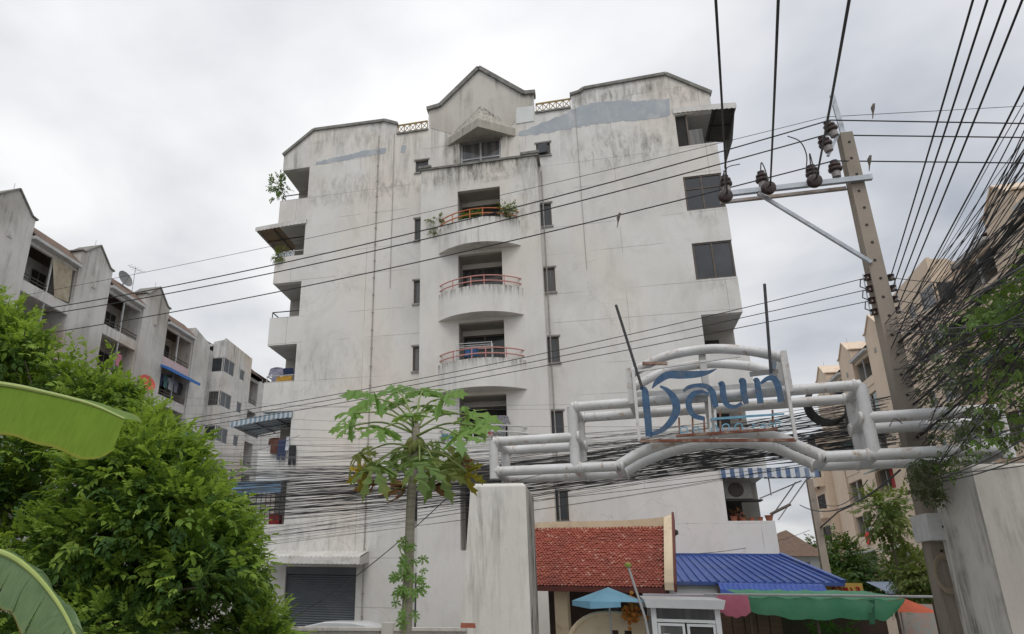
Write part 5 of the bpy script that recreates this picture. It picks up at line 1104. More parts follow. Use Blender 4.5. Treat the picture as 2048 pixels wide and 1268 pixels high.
def papleaf(seed, size, droop, curl=1.):
    """seven deeply cut lobes, each lobe with side teeth; local x,y in the blade, petiole joint at the origin"""
    r = random.Random(seed); out_ = []
    lobes_ = [-150,-102,-52,0,52,102,150]; Ls = [.66,.84,.96,1.0,.96,.84,.66]
    for i,(a,L_) in enumerate(zip(lobes_,Ls)):
        L_ *= r.uniform(.9,1.08); a += r.uniform(-5,5)
        def P(t, off): aa = math.radians(a); x = L_*(t*math.sin(aa)+off*math.cos(aa)); y = L_*(t*math.cos(aa)-off*math.sin(aa)); return (x,y)
        out_ += [P(.25,-.085),P(.40,-.09),P(.55,-.23),P(.62,-.11),P(.79,-.22),P(.82,-.08),P(1.0,0),P(.82,.08),P(.79,.22),P(.62,.11),P(.55,.23),P(.40,.09),P(.25,.085)]
    out_ += [(.03,-.10),(-.03,-.10)]
    tri = tessellate_polygon([[Vector((x,y,0)) for x,y in out_]])
    vs = []
    for x,y in out_:
        rr_ = math.hypot(x,y); vs.append((x*size,y*size,(-droop*rr_*rr_+.10*math.sin(5*math.atan2(x,y)+seed)*rr_*curl+r.uniform(-.02,.02))*size))
    return vs, [tuple(t) for t in tri]
def addleaf(end, size, material, seed, ydir, tip=None, droop=.45, name='leaf', pet=True, base_dz=0.):
    end = Vector(end); end = top+(end-top)*(.93 if name == 'leaf' else 1.); base = top+Vector((rg.uniform(-.04,.04),rg.uniform(-.04,.04),base_dz))
    d = (end-base); dh = Vector((d.x,d.y,0)); dh = dh.normalized() if dh.length > .05 else Vector((0,-1,0))
    tdir = Vector(tip) if tip else (d.normalized()+dh*.3+Vector((0,0,-.18)))
    tdir.normalize(); upv = Vector((0,0,1)) if abs(tdir.z) < .85 else -dh*1.0
    # tilt the blade a little towards the open side so its face shows
    upv = (upv+Vector((0,-.95,0))).normalized(); x_ = tdir.cross(upv).normalized(); z_ = x_.cross(tdir)
    vs, fs = papleaf(seed, size*1.0, droop); m = MB(); m.add([end+x_*a+tdir*b_+z_*c for a,b_,c in vs], fs); lf = m.build(name, material, pt)
    if pet:
        m = MB(); mid = base.lerp(end,.5)+Vector((0,0,.10)); m.tube(bez([base,mid,end],5), .016, 6, r2=.009); m.build('petiole', MT['petiole'], lf)
L1 = [((745,790),.46,8.6,.15),((700,822),.40,9.2,.12),((846,775),.42,9.5,.2),((890,790),.42,8.8,.2),((945,825),.44,9.1,.1),((760,855),.42,8.5,.05),((820,825),.36,8.5,.1),((925,868),.46,8.6,0),((785,800),.38,9.5,.15),((880,815),.34,9.6,.1),((850,805),.36,9.8,.15),((722,800),.36,9.9,.1),((790,775),.36,9.2,.2),((690,850),.34,8.8,.05),((960,848),.36,8.9,0)]
for i,(p_,s_,Y,dz) in enumerate(L1): addleaf(aY(*p_,Y), s_, MT['papleaf'], i, 0, base_dz=.05+dz, droop=.3)
L2 = [((712,912),.40,8.9),((745,935),.42,8.4),((775,925),.40,9.4),((840,925),.42,8.4),((880,945),.44,8.7),((915,920),.42,9.0),((800,915),.36,9.6),((868,912),.36,9.5),((930,905),.36,9.4)]
for i,(p_,s_,Y) in enumerate(L2):
    e_ = aY(*p_,Y); d = e_-top; addleaf(e_, s_, MT['papold'], 40+i, 0, tip=(d.x*.8,d.y*.8,-.55), droop=.7, base_dz=-.1)
for p_,s_,mm,Y in (((935,945),.30,'papyel',8.9),((727,945),.26,'papyel',8.7)): addleaf(aY(*p_,Y), s_, MT[mm], 70, 0, tip=(.05,-.1,-1), droop=.5, name='yellow_leaf', base_dz=-.15)
for i,(p_,s_,Y) in enumerate((((748,965),.24,8.8),((810,975),.27,8.85),((866,972),.22,8.8),((918,925),.24,9.1))): addleaf(aY(*p_,Y), s_*.8, MT['papdry'], 80+i, 0, tip=(.02,-.03,-1), droop=1.6, name='dry_leaf', base_dz=-.2)
for i in range(9):
    a = i*2.4; m = MB(); m.lathe([(.0,-.11),(.035,-.08),(.05,-.02),(.045,.04),(.015,.08)], top+Vector((.085*math.cos(a),.085*math.sin(a),-.05-.03*(i%4))), 9, (math.cos(a)*.5,math.sin(a)*.5,-1)); m.build('fruit', MT['papold'], pt)
# climbing vine on the papaya trunk
nv_ = 34; vp = []; 
for i in range(nv_):
    py = 1080+rg.random()*170; c = aY(815+(1250-py)*.02, py, 8.9); vp.append((c.x+rg.choice((-1,1))*rg.uniform(.03,.2)*(1 if py > 1110 else .7), 8.88+rg.uniform(-.1,.06), c.z))
vp = np.array(vp); vn = len(vp); vv, vf = papleaf(3, 1., .3)
vt = thing('climbing_vine', (-2.38,8.8,0), 'small lobed climbing vine on the lower papaya trunk', 'vine')
for i in range(nv_):
    e_ = Vector(vp[i]); t_ = Vector((rg.uniform(-.8,.8),-.3,-.6)).normalized(); up_ = Vector((0,-1,.4)).normalized(); x_ = t_.cross(up_).normalized(); z_ = x_.cross(t_); s_ = rg.uniform(.07,.12)
    m = MB(); m.add([e_+x_*a*s_+t_*b_*s_+z_*c*s_ for a,b_,c in vv], vf); m.build('leaf', MT['papleaf'], vt)
m = MB(); m.tube(bez([(-2.36,8.88,1.2)]+[(float(aY(815,py,8.88).x)+.1*math.sin(py*.05),8.87,float(aY(815,py,8.88).z)) for py in (1250,1200,1150,1100,1070)],4), .008, 5); m.build('stem', MT['petiole'], vt)
# ---- banana plant at the left edge
bp = thing('banana_plant', (-4.35,3.7,0), 'banana plant with broad leaves reaching in from the left edge', 'banana plant')
MT['banleaf'] = None
def banmat(name, c1, c2, trans, tcol, glow_yel=.5):
    m, t, b, o = newmat(name); k = NT(t); tc_ = k.n('ShaderNodeUVMap'); sx = k.n('ShaderNodeSeparateXYZ'); k.l(tc_.outputs[0], sx.inputs[0])
    rib = k.n('ShaderNodeTexNoise', noise_dimensions='2D'); mp = k.n('ShaderNodeMapping'); mp.inputs['Scale'].default_value = (42,1.2,1); k.l(tc_.outputs[0], mp.inputs[0]); k.l(mp.outputs[0], rib.inputs['Vector']); rib.inputs['Scale'].default_value = 2.2; rib.inputs['Detail'].default_value = 4
    col = k.mix(k.ramp(rib.outputs['Fac'], .35, .65), c1, c2); wv = k.noise(k.pos(), 6., 5, .65); col = k.mix(k.math('MULTIPLY', k.ramp(wv, .45, .7), .5), col, tuple(x*1.35 for x in c2))
    edge = k.math('GREATER_THAN', k.math('ADD', sx.outputs[1], k.math('MULTIPLY', wv, .10)), 1.035); col = k.mix(edge, col, (.17,.10,.035)); col = k.mix(k.math('MULTIPLY', k.math('GREATER_THAN', k.math('ADD', sx.outputs[1], k.math('MULTIPLY', wv, .12)), 1.0), glow_yel), col, (.40,.36,.06)); k.l(col, b.inputs['Base Color']); b.inputs['Roughness'].default_value = .42; b.inputs['Specular IOR Level'].default_value = .35  # brown tips, then yellow margin: light through the blade put into the colour
    k.l(k.bump(rib.outputs['Fac'], .25, .004), b.inputs['Normal'])
    tr_ = k.n('ShaderNodeBsdfTranslucent'); k.l(k.mix(.6, col, tcol), tr_.inputs[0]); ms = k.n('ShaderNodeMixShader'); ms.inputs[0].default_value = trans; k.l(b.outputs[0], ms.inputs[1]); k.l(tr_.outputs[0], ms.inputs[2]); k.l(ms.outputs[0], o.inputs[0]); return m
BL1 = banmat('banana_leaf_fresh', (.145,.29,.024), (.20,.36,.04), .6, (.55,.62,.05)); BL2 = banmat('banana_leaf_old', (.10,.17,.07), (.135,.205,.09), .2, (.2,.3,.1), .1); MT['midrib'] = mat('banana_midrib', (.34,.40,.12), (.28,.36,.10), 4, .4)
def banana(mid, halfw, drop, label, matl, segs=34, cuts=(), seed=1, side=(1,1), amp=.02, blunt=(.72,2.2,.92)):
    """leaf along a midrib: rows of points out to both margins; a cut separates the blade into strips"""
    r = random.Random(seed); path = bez(mid, segs//(len(mid)-1)); n = len(path); pars = []
    lf = None
    for sd in (0,1):
        if not side[sd]: continue
        segl = []; cur = [0]
        for i in range(1,n):
            cur.append(i)
            if i in cuts: segl.append(cur); cur = [i]
        segl.append(cur); m = MB(); uv = []
        for si, sg_ in enumerate(segl):
            tw_ = r.uniform(-.25,.25)*(2.4 if len(cuts) > 2 else .25) if cuts else 0; dnx = r.uniform(.0,.7) if len(cuts) > 2 else 0.; lx = r.uniform(.8,1.25) if len(cuts) > 2 else 1.; b0 = len(m.v); K = 7
            for i in sg_:
                t = i/(n-1); tang = (path[min(i+1,n-1)]-path[max(i-1,0)]).normalized()
                w_ = halfw*(min(1,(t/.12))**.6)*(1-max(0,(t-blunt[0])/(1-blunt[0]))**blunt[1]*blunt[2])
                out_v, dn = drop(t, sd); out_v = Vector(out_v).normalized()
                for k in range(K):
                    q = k/(K-1); p_ = path[i]+out_v*(w_*lx*q)+Vector((0,0,-(dn+dnx)*w_*q*q))+Vector((0,0,amp*math.sin(i*.9+sd)*q))+tang*(tw_*w_*q*q*.5); m.v.append(tuple(p_)); uv.append((t,q))
            for a in range(len(sg_)-1):
                for k in range(K-1): m.f.append((b0+a*K+k,b0+(a+1)*K+k,b0+(a+1)*K+k+1,b0+a*K+k+1))
        m.smooth = True
        o = m.build('leaf_blade', matl, bp); uvl = o.data.uv_layers.new(name='UVMap')
        for lo_ in o.data.loops: uvl.data[lo_.index].uv = uv[lo_.vertex_index]
    m = MB(); m.tube(path, .026, 8, r2=.006); m.build('midrib', MT['midrib'], bp)
m1 = [(-4.3,3.75,3.3), aY(-160,752,3.7), aY(0,768,3.6), aY(90,785,3.55), aY(180,808,3.5), aY(250,838,3.45)]
banana(m1, .33, lambda t, s_: ((-.10,-.22,-1) if s_ == 0 else (-.1,1,.25), .0 if s_ == 0 else .1), '', BL1, 40, (17,), 3, (1,1), .006, (.82,3.0,.40))
m2 = [(-4.3,3.7,2.9), aY(-90,1095,3.5), aY(0,1105,3.4), aY(60,1140,3.35), aY(112,1200,3.3), aY(150,1270,3.25), aY(180,1350,3.25)]
banana(m2, .155, lambda t, s_: ((-.5,-.35,-.9) if s_ == 0 else (.75,-.1,.35), .2 if s_ == 0 else .75), '', BL2, 42, (14,18,22,26,29,33,37), 8)
m = MB(); m.tube([(-4.35,3.7,0),(-4.34,3.7,1.5),(-4.3,3.72,2.95)], .11, 12, r2=.06); m.build('pseudostem', mat('banana_stem', (.20,.25,.09), (.15,.17,.07), 3, .6, sc=(1,1,.3)), bp)
m3 = [(-4.3,3.7,3.0),(-5.0,3.4,3.9),(-5.7,3.0,3.9),(-6.3,2.8,3.3)]
banana(m3, .3, lambda t, s_: ((.2,-1,-.2) if s_ == 0 else (-.2,1,-.2), .3), '', BL1, 30, (10,20), 4)
# ---- generic small leafy plants
def bush(name, c, rad, n, size, label, cat='shrub', material=None, trunk=None, group=None, seed=1, flat=1.):
    r = np.random.RandomState(seed); t_ = thing(name, (c[0],c[1],0 if trunk else c[2]-rad[2]), label, cat, group)
    q = r.normal(size=(n,3)); q /= np.linalg.norm(q,axis=1,keepdims=True); cl = r.normal(size=(14,3)); cl /= np.linalg.norm(cl,axis=1,keepdims=True)
    b_ = cl[r.randint(0,14,n)]; q2 = q*.5+b_*.62; p_ = np.array(c)[None]+q2*np.array(rad)[None]*r.uniform(.55,1,size=(n,1))
    d_ = q2+np.array([0,0,-.25])+r.normal(scale=.45,size=(n,3)); u_ = np.tile([0,0,1.],(n,1))+r.normal(scale=.3,size=(n,3))
    scatter(SPV, SPF, p_, d_, u_, r.uniform(.7,1.3,size=n)*size).build('foliage', material or MT['leafdark'], t_)
    m = MB()
    if trunk: m.tube([(c[0],c[1],0),(c[0]+.05,c[1],c[2]*.5),(c[0],c[1],c[2])], trunk, 7, r2=trunk*.4)
    else: m.tube([(c[0],c[1],c[2]-rad[2]),(c[0],c[1],c[2])], .015, 5, r2=.006)
    m.build('trunk' if trunk else 'stem', MT['bark'], t_)
    for k in range(6):
        e_ = Vector(c)+Vector(cl[k])*.0+Vector((cl[k][0]*rad[0]*.6,cl[k][1]*rad[1]*.6,cl[k][2]*rad[2]*.6)); m = MB(); m.tube([(c[0],c[1],c[2]-rad[2]*.6), tuple(e_)], (trunk or .015)*.35, 5, r2=.004); m.build('branch', MT['bark'], t_)
    return t_
MT['farleaf'] = leafmat('lane_tree_leaf', (.035,.085,.018), (.07,.14,.03), (.05,.10,.03), .25); MT['olive'] = leafmat('olive_leaf', (.075,.12,.025), (.13,.18,.045), (.16,.17,.05), .3)
bush('tree', (15.0,52,4.1), (2.7,2.5,2.4), 1900, .42, 'dark green tree behind the far pole in the lane', 'tree', MT['farleaf'], .18, 'trees along the lane', 3)
bush('tree', (13.0,48,3.0), (1.5,1.5,1.5), 800, .36, 'low green tree beside the distant house', 'tree', MT['farleaf'], .14, 'trees along the lane', 4)
bush('tree', (17.4,50,3.4), (1.6,1.6,1.7), 800, .38, 'green tree against the lower peach wall', 'tree', MT['farleaf'], .14, 'trees along the lane', 14)
bush('shrub', (7.0,20.2,4.55), (.62,.6,.75), 210, .26, 'leafy branch cluster left of the pole at junction box height', 'shrub', MT['olive'], .04, None, 5)
bush('shrub', (7.35,20.4,3.05), (1.0,.8,.65), 520, .24, 'olive green shrub behind the stall left of the pole', 'shrub', MT['olive'], .05, None, 6)
bush('shrub', (6.2,22.6,2.3), (.9,.8,.5), 300, .22, 'low dark shrub beneath the blue roof end', 'shrub', MT['farleaf'], .04, None, 7)
bush('shrub', (4.9,18.6,1.65), (.75,.35,.5), 260, .17, 'potted greenery in the shade under the green tarpaulin', 'plant', MT['leafdark'], .03, None, 8)
bush('shrub', (7.0,12.6,3.45), (.45,.4,.55), 130, .21, 'leafy branch hanging before the right gate pillar at the frame edge', 'shrub', MT['leafyoung'], .03, None, 9)
# balcony plants
p_ = FL[5]+.95; c = aY(560,378,FY+.35); bush('balcony_plant', (c.x,c.y,c.z), (.62,.35,.58), 62, .26, 'sparse leafy potted tree on the top left corner balcony', 'plant', MT['plant'], None, 'plants on the balconies', 31)
c = aY(562,512,FY+.1); bush('balcony_plant', (c.x,c.y,c.z), (.36,.3,.36), 90, .2, 'drooping fern on the left corner balcony below the tan awning', 'plant', MT['olive'], None, 'plants on the balconies', 32)
c = aY(1012,418,BY-.35); bush('balcony_plant', (c.x,c.y,c.z), (.36,.25,.32), 110, .15, 'yellowish bushy plant at the right end of the orange railing', 'plant', MT['olive'], None, 'plants on the balconies', 33)
c = aY(945,424,BY-.2); bush('balcony_plant', (c.x,c.y,c.z), (.5,.25,.2), 120, .14, 'dark plant behind the middle of the orange railing', 'plant', MT['leafdark'], None, 'plants on the balconies', 34)
for k,(px,py) in enumerate(((862,440),(880,436),(868,462))):
    c = aY(px,py,BY-.1); bush('balcony_plant', (c.x,c.y,c.z), (.15,.1,.16), 14, .16, ('small plant hanging left of the orange railing','small upright sprout nearest the orange railing','lowest small plant left of the orange railing')[k], 'plant', MT['olive'], None, 'plants on the balconies', 35+k)
bush('balcony_plant', (LP(.1,53.2,0)[0],53.2,FL[4]+.55), (.3,1.1,.5), 90, .3, 'flowering plants in the far loggia of the grey block', 'plant', MT['olive'], None, None, 41)
# ================================================================== overhead lines
def proj(p):
    c = R3.transposed() @ (Vector(p)-CAMP); return PP[0]+c.x*FPX/-c.z, PP[1]-c.y*FPX/-c.z
def span(P, Q, sag=0., n=22, jit=0., rnd=random):
    P = Vector(P); Q = Vector(Q); out_ = []; ph = rnd.uniform(0,6)
    for i in range(n+1):
        t = i/n; p_ = P.lerp(Q,t); p_.z -= 4*sag*t*(1-t); 
        if jit: e_ = 4*t*(1-t); p_ += Vector((0, jit*math.sin(5*t+ph)*e_, jit*math.sin(7*t+ph*2)*e_))
        out_.append(p_)
    return out_
def fitsag(P, Q, vx, vy):
    P = Vector(P); Q = Vector(Q); best = min((abs(proj(P.lerp(Q,i/200))[0]-vx), i/200) for i in range(201))[1]
    lo, hi = -3., 4.
    for _ in range(40):
        s_ = (lo+hi)/2; p_ = P.lerp(Q,best); p_.z -= 4*s_*best*(1-best)
        if proj(p_)[1] < vy: lo = s_
        else: hi = s_
    return (lo+hi)/2
def wire(pts, r, label, group, name='power_line', m_=None, n=5, cat='cable'):
    m = MB(); m.tube(pts, r, n, cap=False); return m.build(name, m_ or MT['cable'], None, label, cat, group)
ext = lambda P, Q, f: Vector(P)+(Vector(Q)-Vector(P))*f
qi = [Vector(q1)+Vector((0,-.02,.28)), Vector(q2)+Vector((0,-.02,.28)), Vector((5.66,PY-.2,za+.52))]
nm = ('uppermost thick', 'middle thick', 'lowest thick')
for k, (st, ex, via) in enumerate(((qi[0],(63,611),(548,531)), (qi[1],(10,630),(548,546)), (qi[2],(83,660),(548,586)))):
    Q = ext(st, aZ(*ex, 10.9), 1.12); wire(span(st, Q, fitsag(st, Q, *via), 40), .017, f'{nm[k]} black power line running left from the pole top', 'power lines left of the pole', n=6)
tp_ = aY(1650,234,PY-.1); Q = ext(tp_, aZ(245,547,12.0), 1.2); wire(span(tp_, Q, fitsag(tp_, Q, 409,520), 40), .007, 'thin earth wire running left above the three power lines', 'power lines left of the pole')
for k, (st, ex, z) in enumerate(((qi[0],(2048,247),12.3),(qi[1],(2048,275),12.2),(qi[2],(2048,326),11.7),(tp_,(2048,212),13.1))):
    wire(span(st, ext(st, aZ(*ex,z), 3), .0), (.016,.016,.016,.007)[k], ('upper','middle','lower','topmost thin')[k]+' power line running right from the pole', 'power lines right of the pole', n=6)
for k, ((px,py), dsc) in enumerate(zip(((1430,0),(1553,0),(1692,0)), discs)):
    Q = aY(px, py, 7.5); st = dsc+Vector((.02,-.1,.02)); wire(span(st, ext(st,Q,2.6), .12, 16), .019, ('left','middle','right')[k]+' of three lines rising overhead from the disc insulators', 'lines rising overhead from the crossarm', n=6)
# jumper loops
for a, b_, h in (((4.18,PY-.2,za+.48), discs[1]+Vector((0,-.05,.12)), .28), ((5.2,PY-.2,za+.48), discs[2]+Vector((0,-.05,.1)), .35), ((3.42,PY-.2,za+.48), discs[0]+Vector((0,-.05,.1)), .22)):
    a = Vector(a); b_ = Vector(b_); m = MB(); m.tube(bez([a, a.lerp(b_,.3)+Vector((0,-.05,h)), a.lerp(b_,.75)+Vector((0,-.05,h*.7)), b_], 6), .013, 5); m.build('jumper_lead', MT['cable'], up)
w1 = aY(1575,272,PY-.25); m = MB(); m.tube(bez([w1, aY(1600,283,PY-.25), aY(1613,310,PY-.25), aY(1612,345,PY-.25)], 6), .013, 5); m.build('jumper_lead', MT['cable'], up)
w1 = aY(1480,328,PY-.3); m = MB(); m.tube(bez([w1, aY(1455,335,PY-.3), aY(1443,358,PY-.3), aY(1438,382,PY-.3)], 6), .011, 5); m.build('jumper_lead', MT['cable'], up)
# low voltage lines
for k in range(3):
    st = [r for r in rk if r[0] < 0][k][2]; Q = ext(st, aZ(380, 822+13*k, 7.3-.25*k), 1.25); wire(span(st, Q, fitsag(st, Q, 1200, 681+15*k), 36), .009, ('top','middle','bottom')[k]+' of three thin service lines sagging left past the sign', 'service lines left of the pole')
for k in range(4):
    st = [r for r in rk if r[0] > 0][k][2]; Q = aY(1936+32*k-(4 if k==1 else 0), 0, 6.2); wire(span(st, ext(st,Q,2.2), .1, 16), .011, ('first','second','third','fourth')[k]+' from left of four lines rising steeply to the upper right', 'service lines rising right of the pole')
    wire(span(st, ext(st, aZ(2010, 552+29*k, 7.9-.3*k), 1.6), .15), .008, ('highest','second highest','third','lowest')[k]+' of four thin lines running level right from the pole', 'level service lines right of the pole')
rc = random.Random(77); MT['cablepale'] = mat('sun_faded_cable', (.16,.16,.165), (.12,.12,.12), 6, .7)
def pick(*ms): return rc.choice(ms)
CB = (MT['cable'], MT['cable'], MT['cablegrey'], MT['cablegrey'])
# telephone and data cables fanning from the pole to the upper right
for k in range(44):
    st = Vector((PX-.1+rc.uniform(0,.35), PY-.25+rc.uniform(-.1,.2), rc.uniform(6.5,8.0))); e_ = aY(2048+rc.uniform(0,60), 140+k*11.5+rc.uniform(-12,12), rc.uniform(6.5,8.5))
    wire(span(st, ext(st,e_,1.5), rc.uniform(-.15,.3), 18, .05, rc), rc.choice((.005,.006,.008,.011)), 'black data cable fanning from the pole to the upper right corner', 'data cables fanning to the upper right', 'data_cable', pick(*CB), 4)
# dense tangle at the right edge
for k in range(118):
    py0 = rc.uniform(640,985); st = aY(1693+(py0-265)*.2315+rc.uniform(-14,10), py0, PY+.16+rc.uniform(0,.12)); e_ = aY(2048+rc.uniform(20,90), py0-rc.gauss(300,75) if k % 4 else py0-rc.uniform(20,200), rc.uniform(7.5,10.5))
    wire(span(st, ext(st,e_,1.35), rc.uniform(-.02,.16), 16, rc.uniform(.0,.035), rc), rc.choice((.004,.005,.007,.009)), 'black cable in the dense sagging tangle at the right edge', 'cables of the right hand tangle', 'data_cable', pick(*CB), 4)
# lashed bundles with ties and a splice closure
for k in range(4):
    py0 = 690+k*62; st = aY(1693+(py0-265)*.2315, py0, PY+.1); e_ = aY(2100, py0-330+k*25, 8.2+.5*k); pts_ = span(st, ext(st,e_,1.35), .10, 20, .02, rc)
    t_ = thing('cable_bundle', st, ('uppermost','second','third','lowest')[k]+' thick lashed cable bundle rising right from the pole', 'cable', 'lashed cable bundles right of the pole')
    m = MB(); m.tube(pts_, .022, 6, cap=False); m.build('bundle', MT['cable'], t_)
    for i in range(2, 19, 3): d_ = (pts_[i+1]-pts_[i]).normalized(); m = MB(); m.tube([pts_[i], pts_[i]+d_*.03], .027, 6); m.build('tie', MT['cablegrey'], t_)
    if k in (1,2): d_ = (pts_[9]-pts_[8]).normalized(); m = MB(); m.tube([pts_[7]-d_*.02, pts_[7]+d_*.05, pts_[7]+d_*.42, pts_[7]+d_*.5], [.03,.065,.065,.03], 8); m.build('splice_closure', MT['rubber'], t_)
# low bundle crossing the facade
for k in range(150):
    tz = rc.random(); st = Vector((PX-.2+rc.uniform(-.2,.2), PY+.45+rc.uniform(-.15,.4), 5.3+tz*1.2))
    zl = rc.gauss(5.25,1.3) if k % 3 else rc.gauss(4.75,.6); e_ = Vector((-19, 17.6+rc.uniform(-.6,1.2), max(2.9,zl)))
    sg = max(.1, rc.gauss(.50,.15))
    if k % 3 == 0: sg = .58+rc.gauss(0,.08)
    wire(span(st, e_, sg, 34, rc.uniform(0,.07), rc), rc.choice((.003,.004,.005,.007)) if k % 3 else rc.choice((.005,.006,.008)), ('thin black telecom cable','thin dark grey telecom cable','thin sun faded grey telecom cable')[k % 3 if k % 2 else (k//2) % 3]+' sagging low across the facade', 'telecom cables strung low across the facade', 'telecom_cable', (MT['cable'], MT['cablegrey'], MT['cablepale'])[k % 3 if k % 2 else (k//2) % 3], 4)
# odd slack drops
for (a, ya, b_, yb, sg, r, lb_) in (((575,1240),22,(905,985),16.5,.25,.012,'slack drop cable slanting from the roller shutter to the cable bundle'), ((1600,1010),33,(1800,940),16,.5,.02,'thick slack cable hanging from the far pole towards the gate'), ((1335,1110),20,(1620,1060),30,.2,.008,'thin white line from the gatehouse lamp towards the far pole'),
     ((1640,1005),33,(1735,960),24,.4,.014,'drooping cable beside the far pole'), ((940,985),15.8,(1290,885),15.2,.05,.006,'thin cord slanting under the left tube truss'), ((600,870),20,(480,905),22,.1,.006,'short thin cord near the striped awning')):
    wire(span(aY(*a,ya), aY(*b_,yb), sg, 16), r, lb_, None, 'drop_cable')
# black coil hanging behind the truss
c0_ = atG(1655,808,1.5); m = MB()
for k in range(7): m.tube([c0_+Vector((.34*math.cos(t*math.pi/12)*(1+.02*k), .05*k-.1, .36*math.sin(t*math.pi/12)*(1+.025*k))) for t in range(25)], .017, 5, cap=False)
m.build('cable_coil', MT['cable'], None, 'black cable coil hanging behind the right part of the tube truss', 'cable coil')
# creeper growing through the tangle
MT['creepdark'] = leafmat('creeper_leaf_dark', (.025,.05,.014), (.05,.085,.022), (.06,.06,.03), .2); MT['creeplight'] = leafmat('creeper_leaf_light', (.07,.15,.025), (.14,.23,.045), (.10,.17,.04), .35); MT['drytwig'] = mat('dry_creeper_stem', (.07,.05,.05), (.10,.075,.07), 6, .9)
cr = thing('creeper', (6.6,13.4,4.7), 'creeper overgrowing the cable tangle on top of the right gate pillar', 'creeper'); nr = np.random.RandomState(12)
def cloud(n, box, Ys, size, material, name, seed, dens=None):
    r = np.random.RandomState(seed); P_ = []
    while len(P_) < n:
        px, py = r.uniform(box[0],box[2]), r.uniform(box[1],box[3])
        if dens and not dens(px,py): continue
        P_.append(tuple(aY(px,py,r.uniform(*Ys))))
    P_ = np.array(P_); d_ = r.normal(size=(n,3))*.7+np.array([0,-.3,-.6]); u_ = np.array([0,-.4,1.])+r.normal(scale=.4,size=(n,3)); scatter(SPV, SPF, P_, d_, u_, r.uniform(.6,1.3,size=n)*size).build(name, material, cr)
diag = lambda px,py: py > 1210-.30*(px-1400)-330 and py > 650-(px-1800)*.9
cloud(420, (1880,620,2160,905), (9.5,13.2), .13, MT['creepdark'], 'dark_foliage', 1, lambda x,y: y > 705-(x-1800)*.72 and not (x < 1880 and y > 850))
cloud(600, (1790,640,1960,890), (15.6,17.0), .15, MT['creepdark'], 'dark_foliage', 11, lambda x,y: y > 705-(x-1800)*.72)
cloud(420, (1930,470,2160,660), (8.5,11), .15, MT['creeplight'], 'light_foliage', 2, lambda x,y: y > 500+(2048-x)*1.0 and y < 700)
cloud(330, (1950,600,2160,905), (9,12), .15, MT['creeplight'], 'light_foliage', 7)
cloud(260, (1818,915,1885,1010), (13.6,14.7), .12, MT['creepdark'], 'dark_foliage', 3, lambda x,y: y < 985 or x > 1845); cloud(90, (1870,900,1960,950), (13.6,14.4), .12, MT['creeplight'], 'light_foliage', 4)
m = MB(); rc = random.Random(5)
for k in range(46):
    a = aY(rc.uniform(1800,2080), rc.uniform(660,900), rc.uniform(15.6,16.8) if k % 2 else rc.uniform(9.5,12)); d_ = Vector((rc.gauss(.3,.5),rc.gauss(-.3,.5),rc.gauss(.1,.35))); m.tube(bez([a, a+d_*.5+Vector((0,0,rc.uniform(-.1,.1))), a+d_], 4), .008, 4)
m.build('dry_stems', MT['drytwig'], cr, kind='stuff')
# ================================================================== small things
def bird(px, py, Y, label, face=1):
    c = aY(px, py, Y); t_ = thing('bird', c, label, 'bird', 'birds perched on the wires'); m = MB()
    m.tube([c+Vector((-face*.02,0,-.12)), c+Vector((-face*.01,0,-.04)), c+Vector((0,0,.03)), c+Vector((face*.025,0,.09)), c+Vector((face*.04,0,.125)), c+Vector((face*.07,0,.13))], [.012,.03,.042,.032,.026,.004], 8); m.build('body', mat('bird_feather', (.09,.075,.06), (.13,.11,.09), 20, .8), t_)
    m = MB(); m.tube([c+Vector((-face*.015,0,-.08)), c+Vector((-face*.05,0,-.25))], .018, 5, r2=.008); m.build('tail', bpy.data.materials['bird_feather'], t_)
bird(1746,218,15.2,'bird perched on the topmost thin wire right of the pole'); bird(1739,322,15.25,'bird perched on the lower power line right of the pole'); bird(1237,436,15.7,'small bird perched on the lowest power line before the facade')
def ac(x, y, z, label, w_=.8):
    t_ = thing('air_conditioner', (x+w_/2,y+.15,z), label, 'air conditioner'); m = MB(); m.box(x,x+w_,y,y+.3,z,z+.58); m.build('casing', MT['acshaded'], t_)
    m = MB(); m.lathe([(.0,0),(.23,0),(.235,.02),(.19,.03),(.0,.03)], (x+w_*.42,y-.001,z+.29), 18, (0,-1,0)); m.build('fan_grille', MT['acdark'], t_)
ac(XLi-.62, 25.7, FL[5]+.72, 'air conditioner unit on the top left corner balcony', .6); ac(XRi+.1, FY+.5, FL[0]+1.75, 'air conditioner unit hung in the corner loggia under the striped awning', .82)
m = MB(); m.box(XRi+.02,XRi+1.2,FY+.45,FY+.9,FL[0]+1.68,FL[0]+1.72); m.build('ac_shelf', MT['ironblack'], main)
def pot(x, y, z, r, h, label, grp='plant pots on the corner loggia ledge'): m = MB(); m.lathe([(r*.7,0),(r,h*.9),(r*1.12,h*.92),(r*1.12,h),(r*.85,h),(r*.8,h*.8)], (x,y,z), 12); m.build('plant_pot', MT['terracotta'], None, label, 'plant pot', grp)
for k,(x,r,h,lb_) in enumerate(((4.28,.10,.14,'first terracotta pot from the left on the lower right loggia ledge'),(4.55,.09,.10,'second terracotta pot from the left on the loggia ledge'),(4.8,.10,.11,'third terracotta pot on the ledge below the striped awning'),(5.05,.08,.12,'fourth terracotta pot on the lower right loggia ledge'),(5.3,.12,.17,'largest terracotta pot at the outer corner of the loggia ledge'))): pot(x, FY+.1, FL[0]+1.0, r, h, lb_)
m = MB(); m.tube([(5.35,FY+.1,5.0),(5.95,FY+.0,5.3)], .045, 7); m.build('bamboo_pole', MT['bark'], None, 'short bamboo pole sticking out beside the corner pot', 'pole')
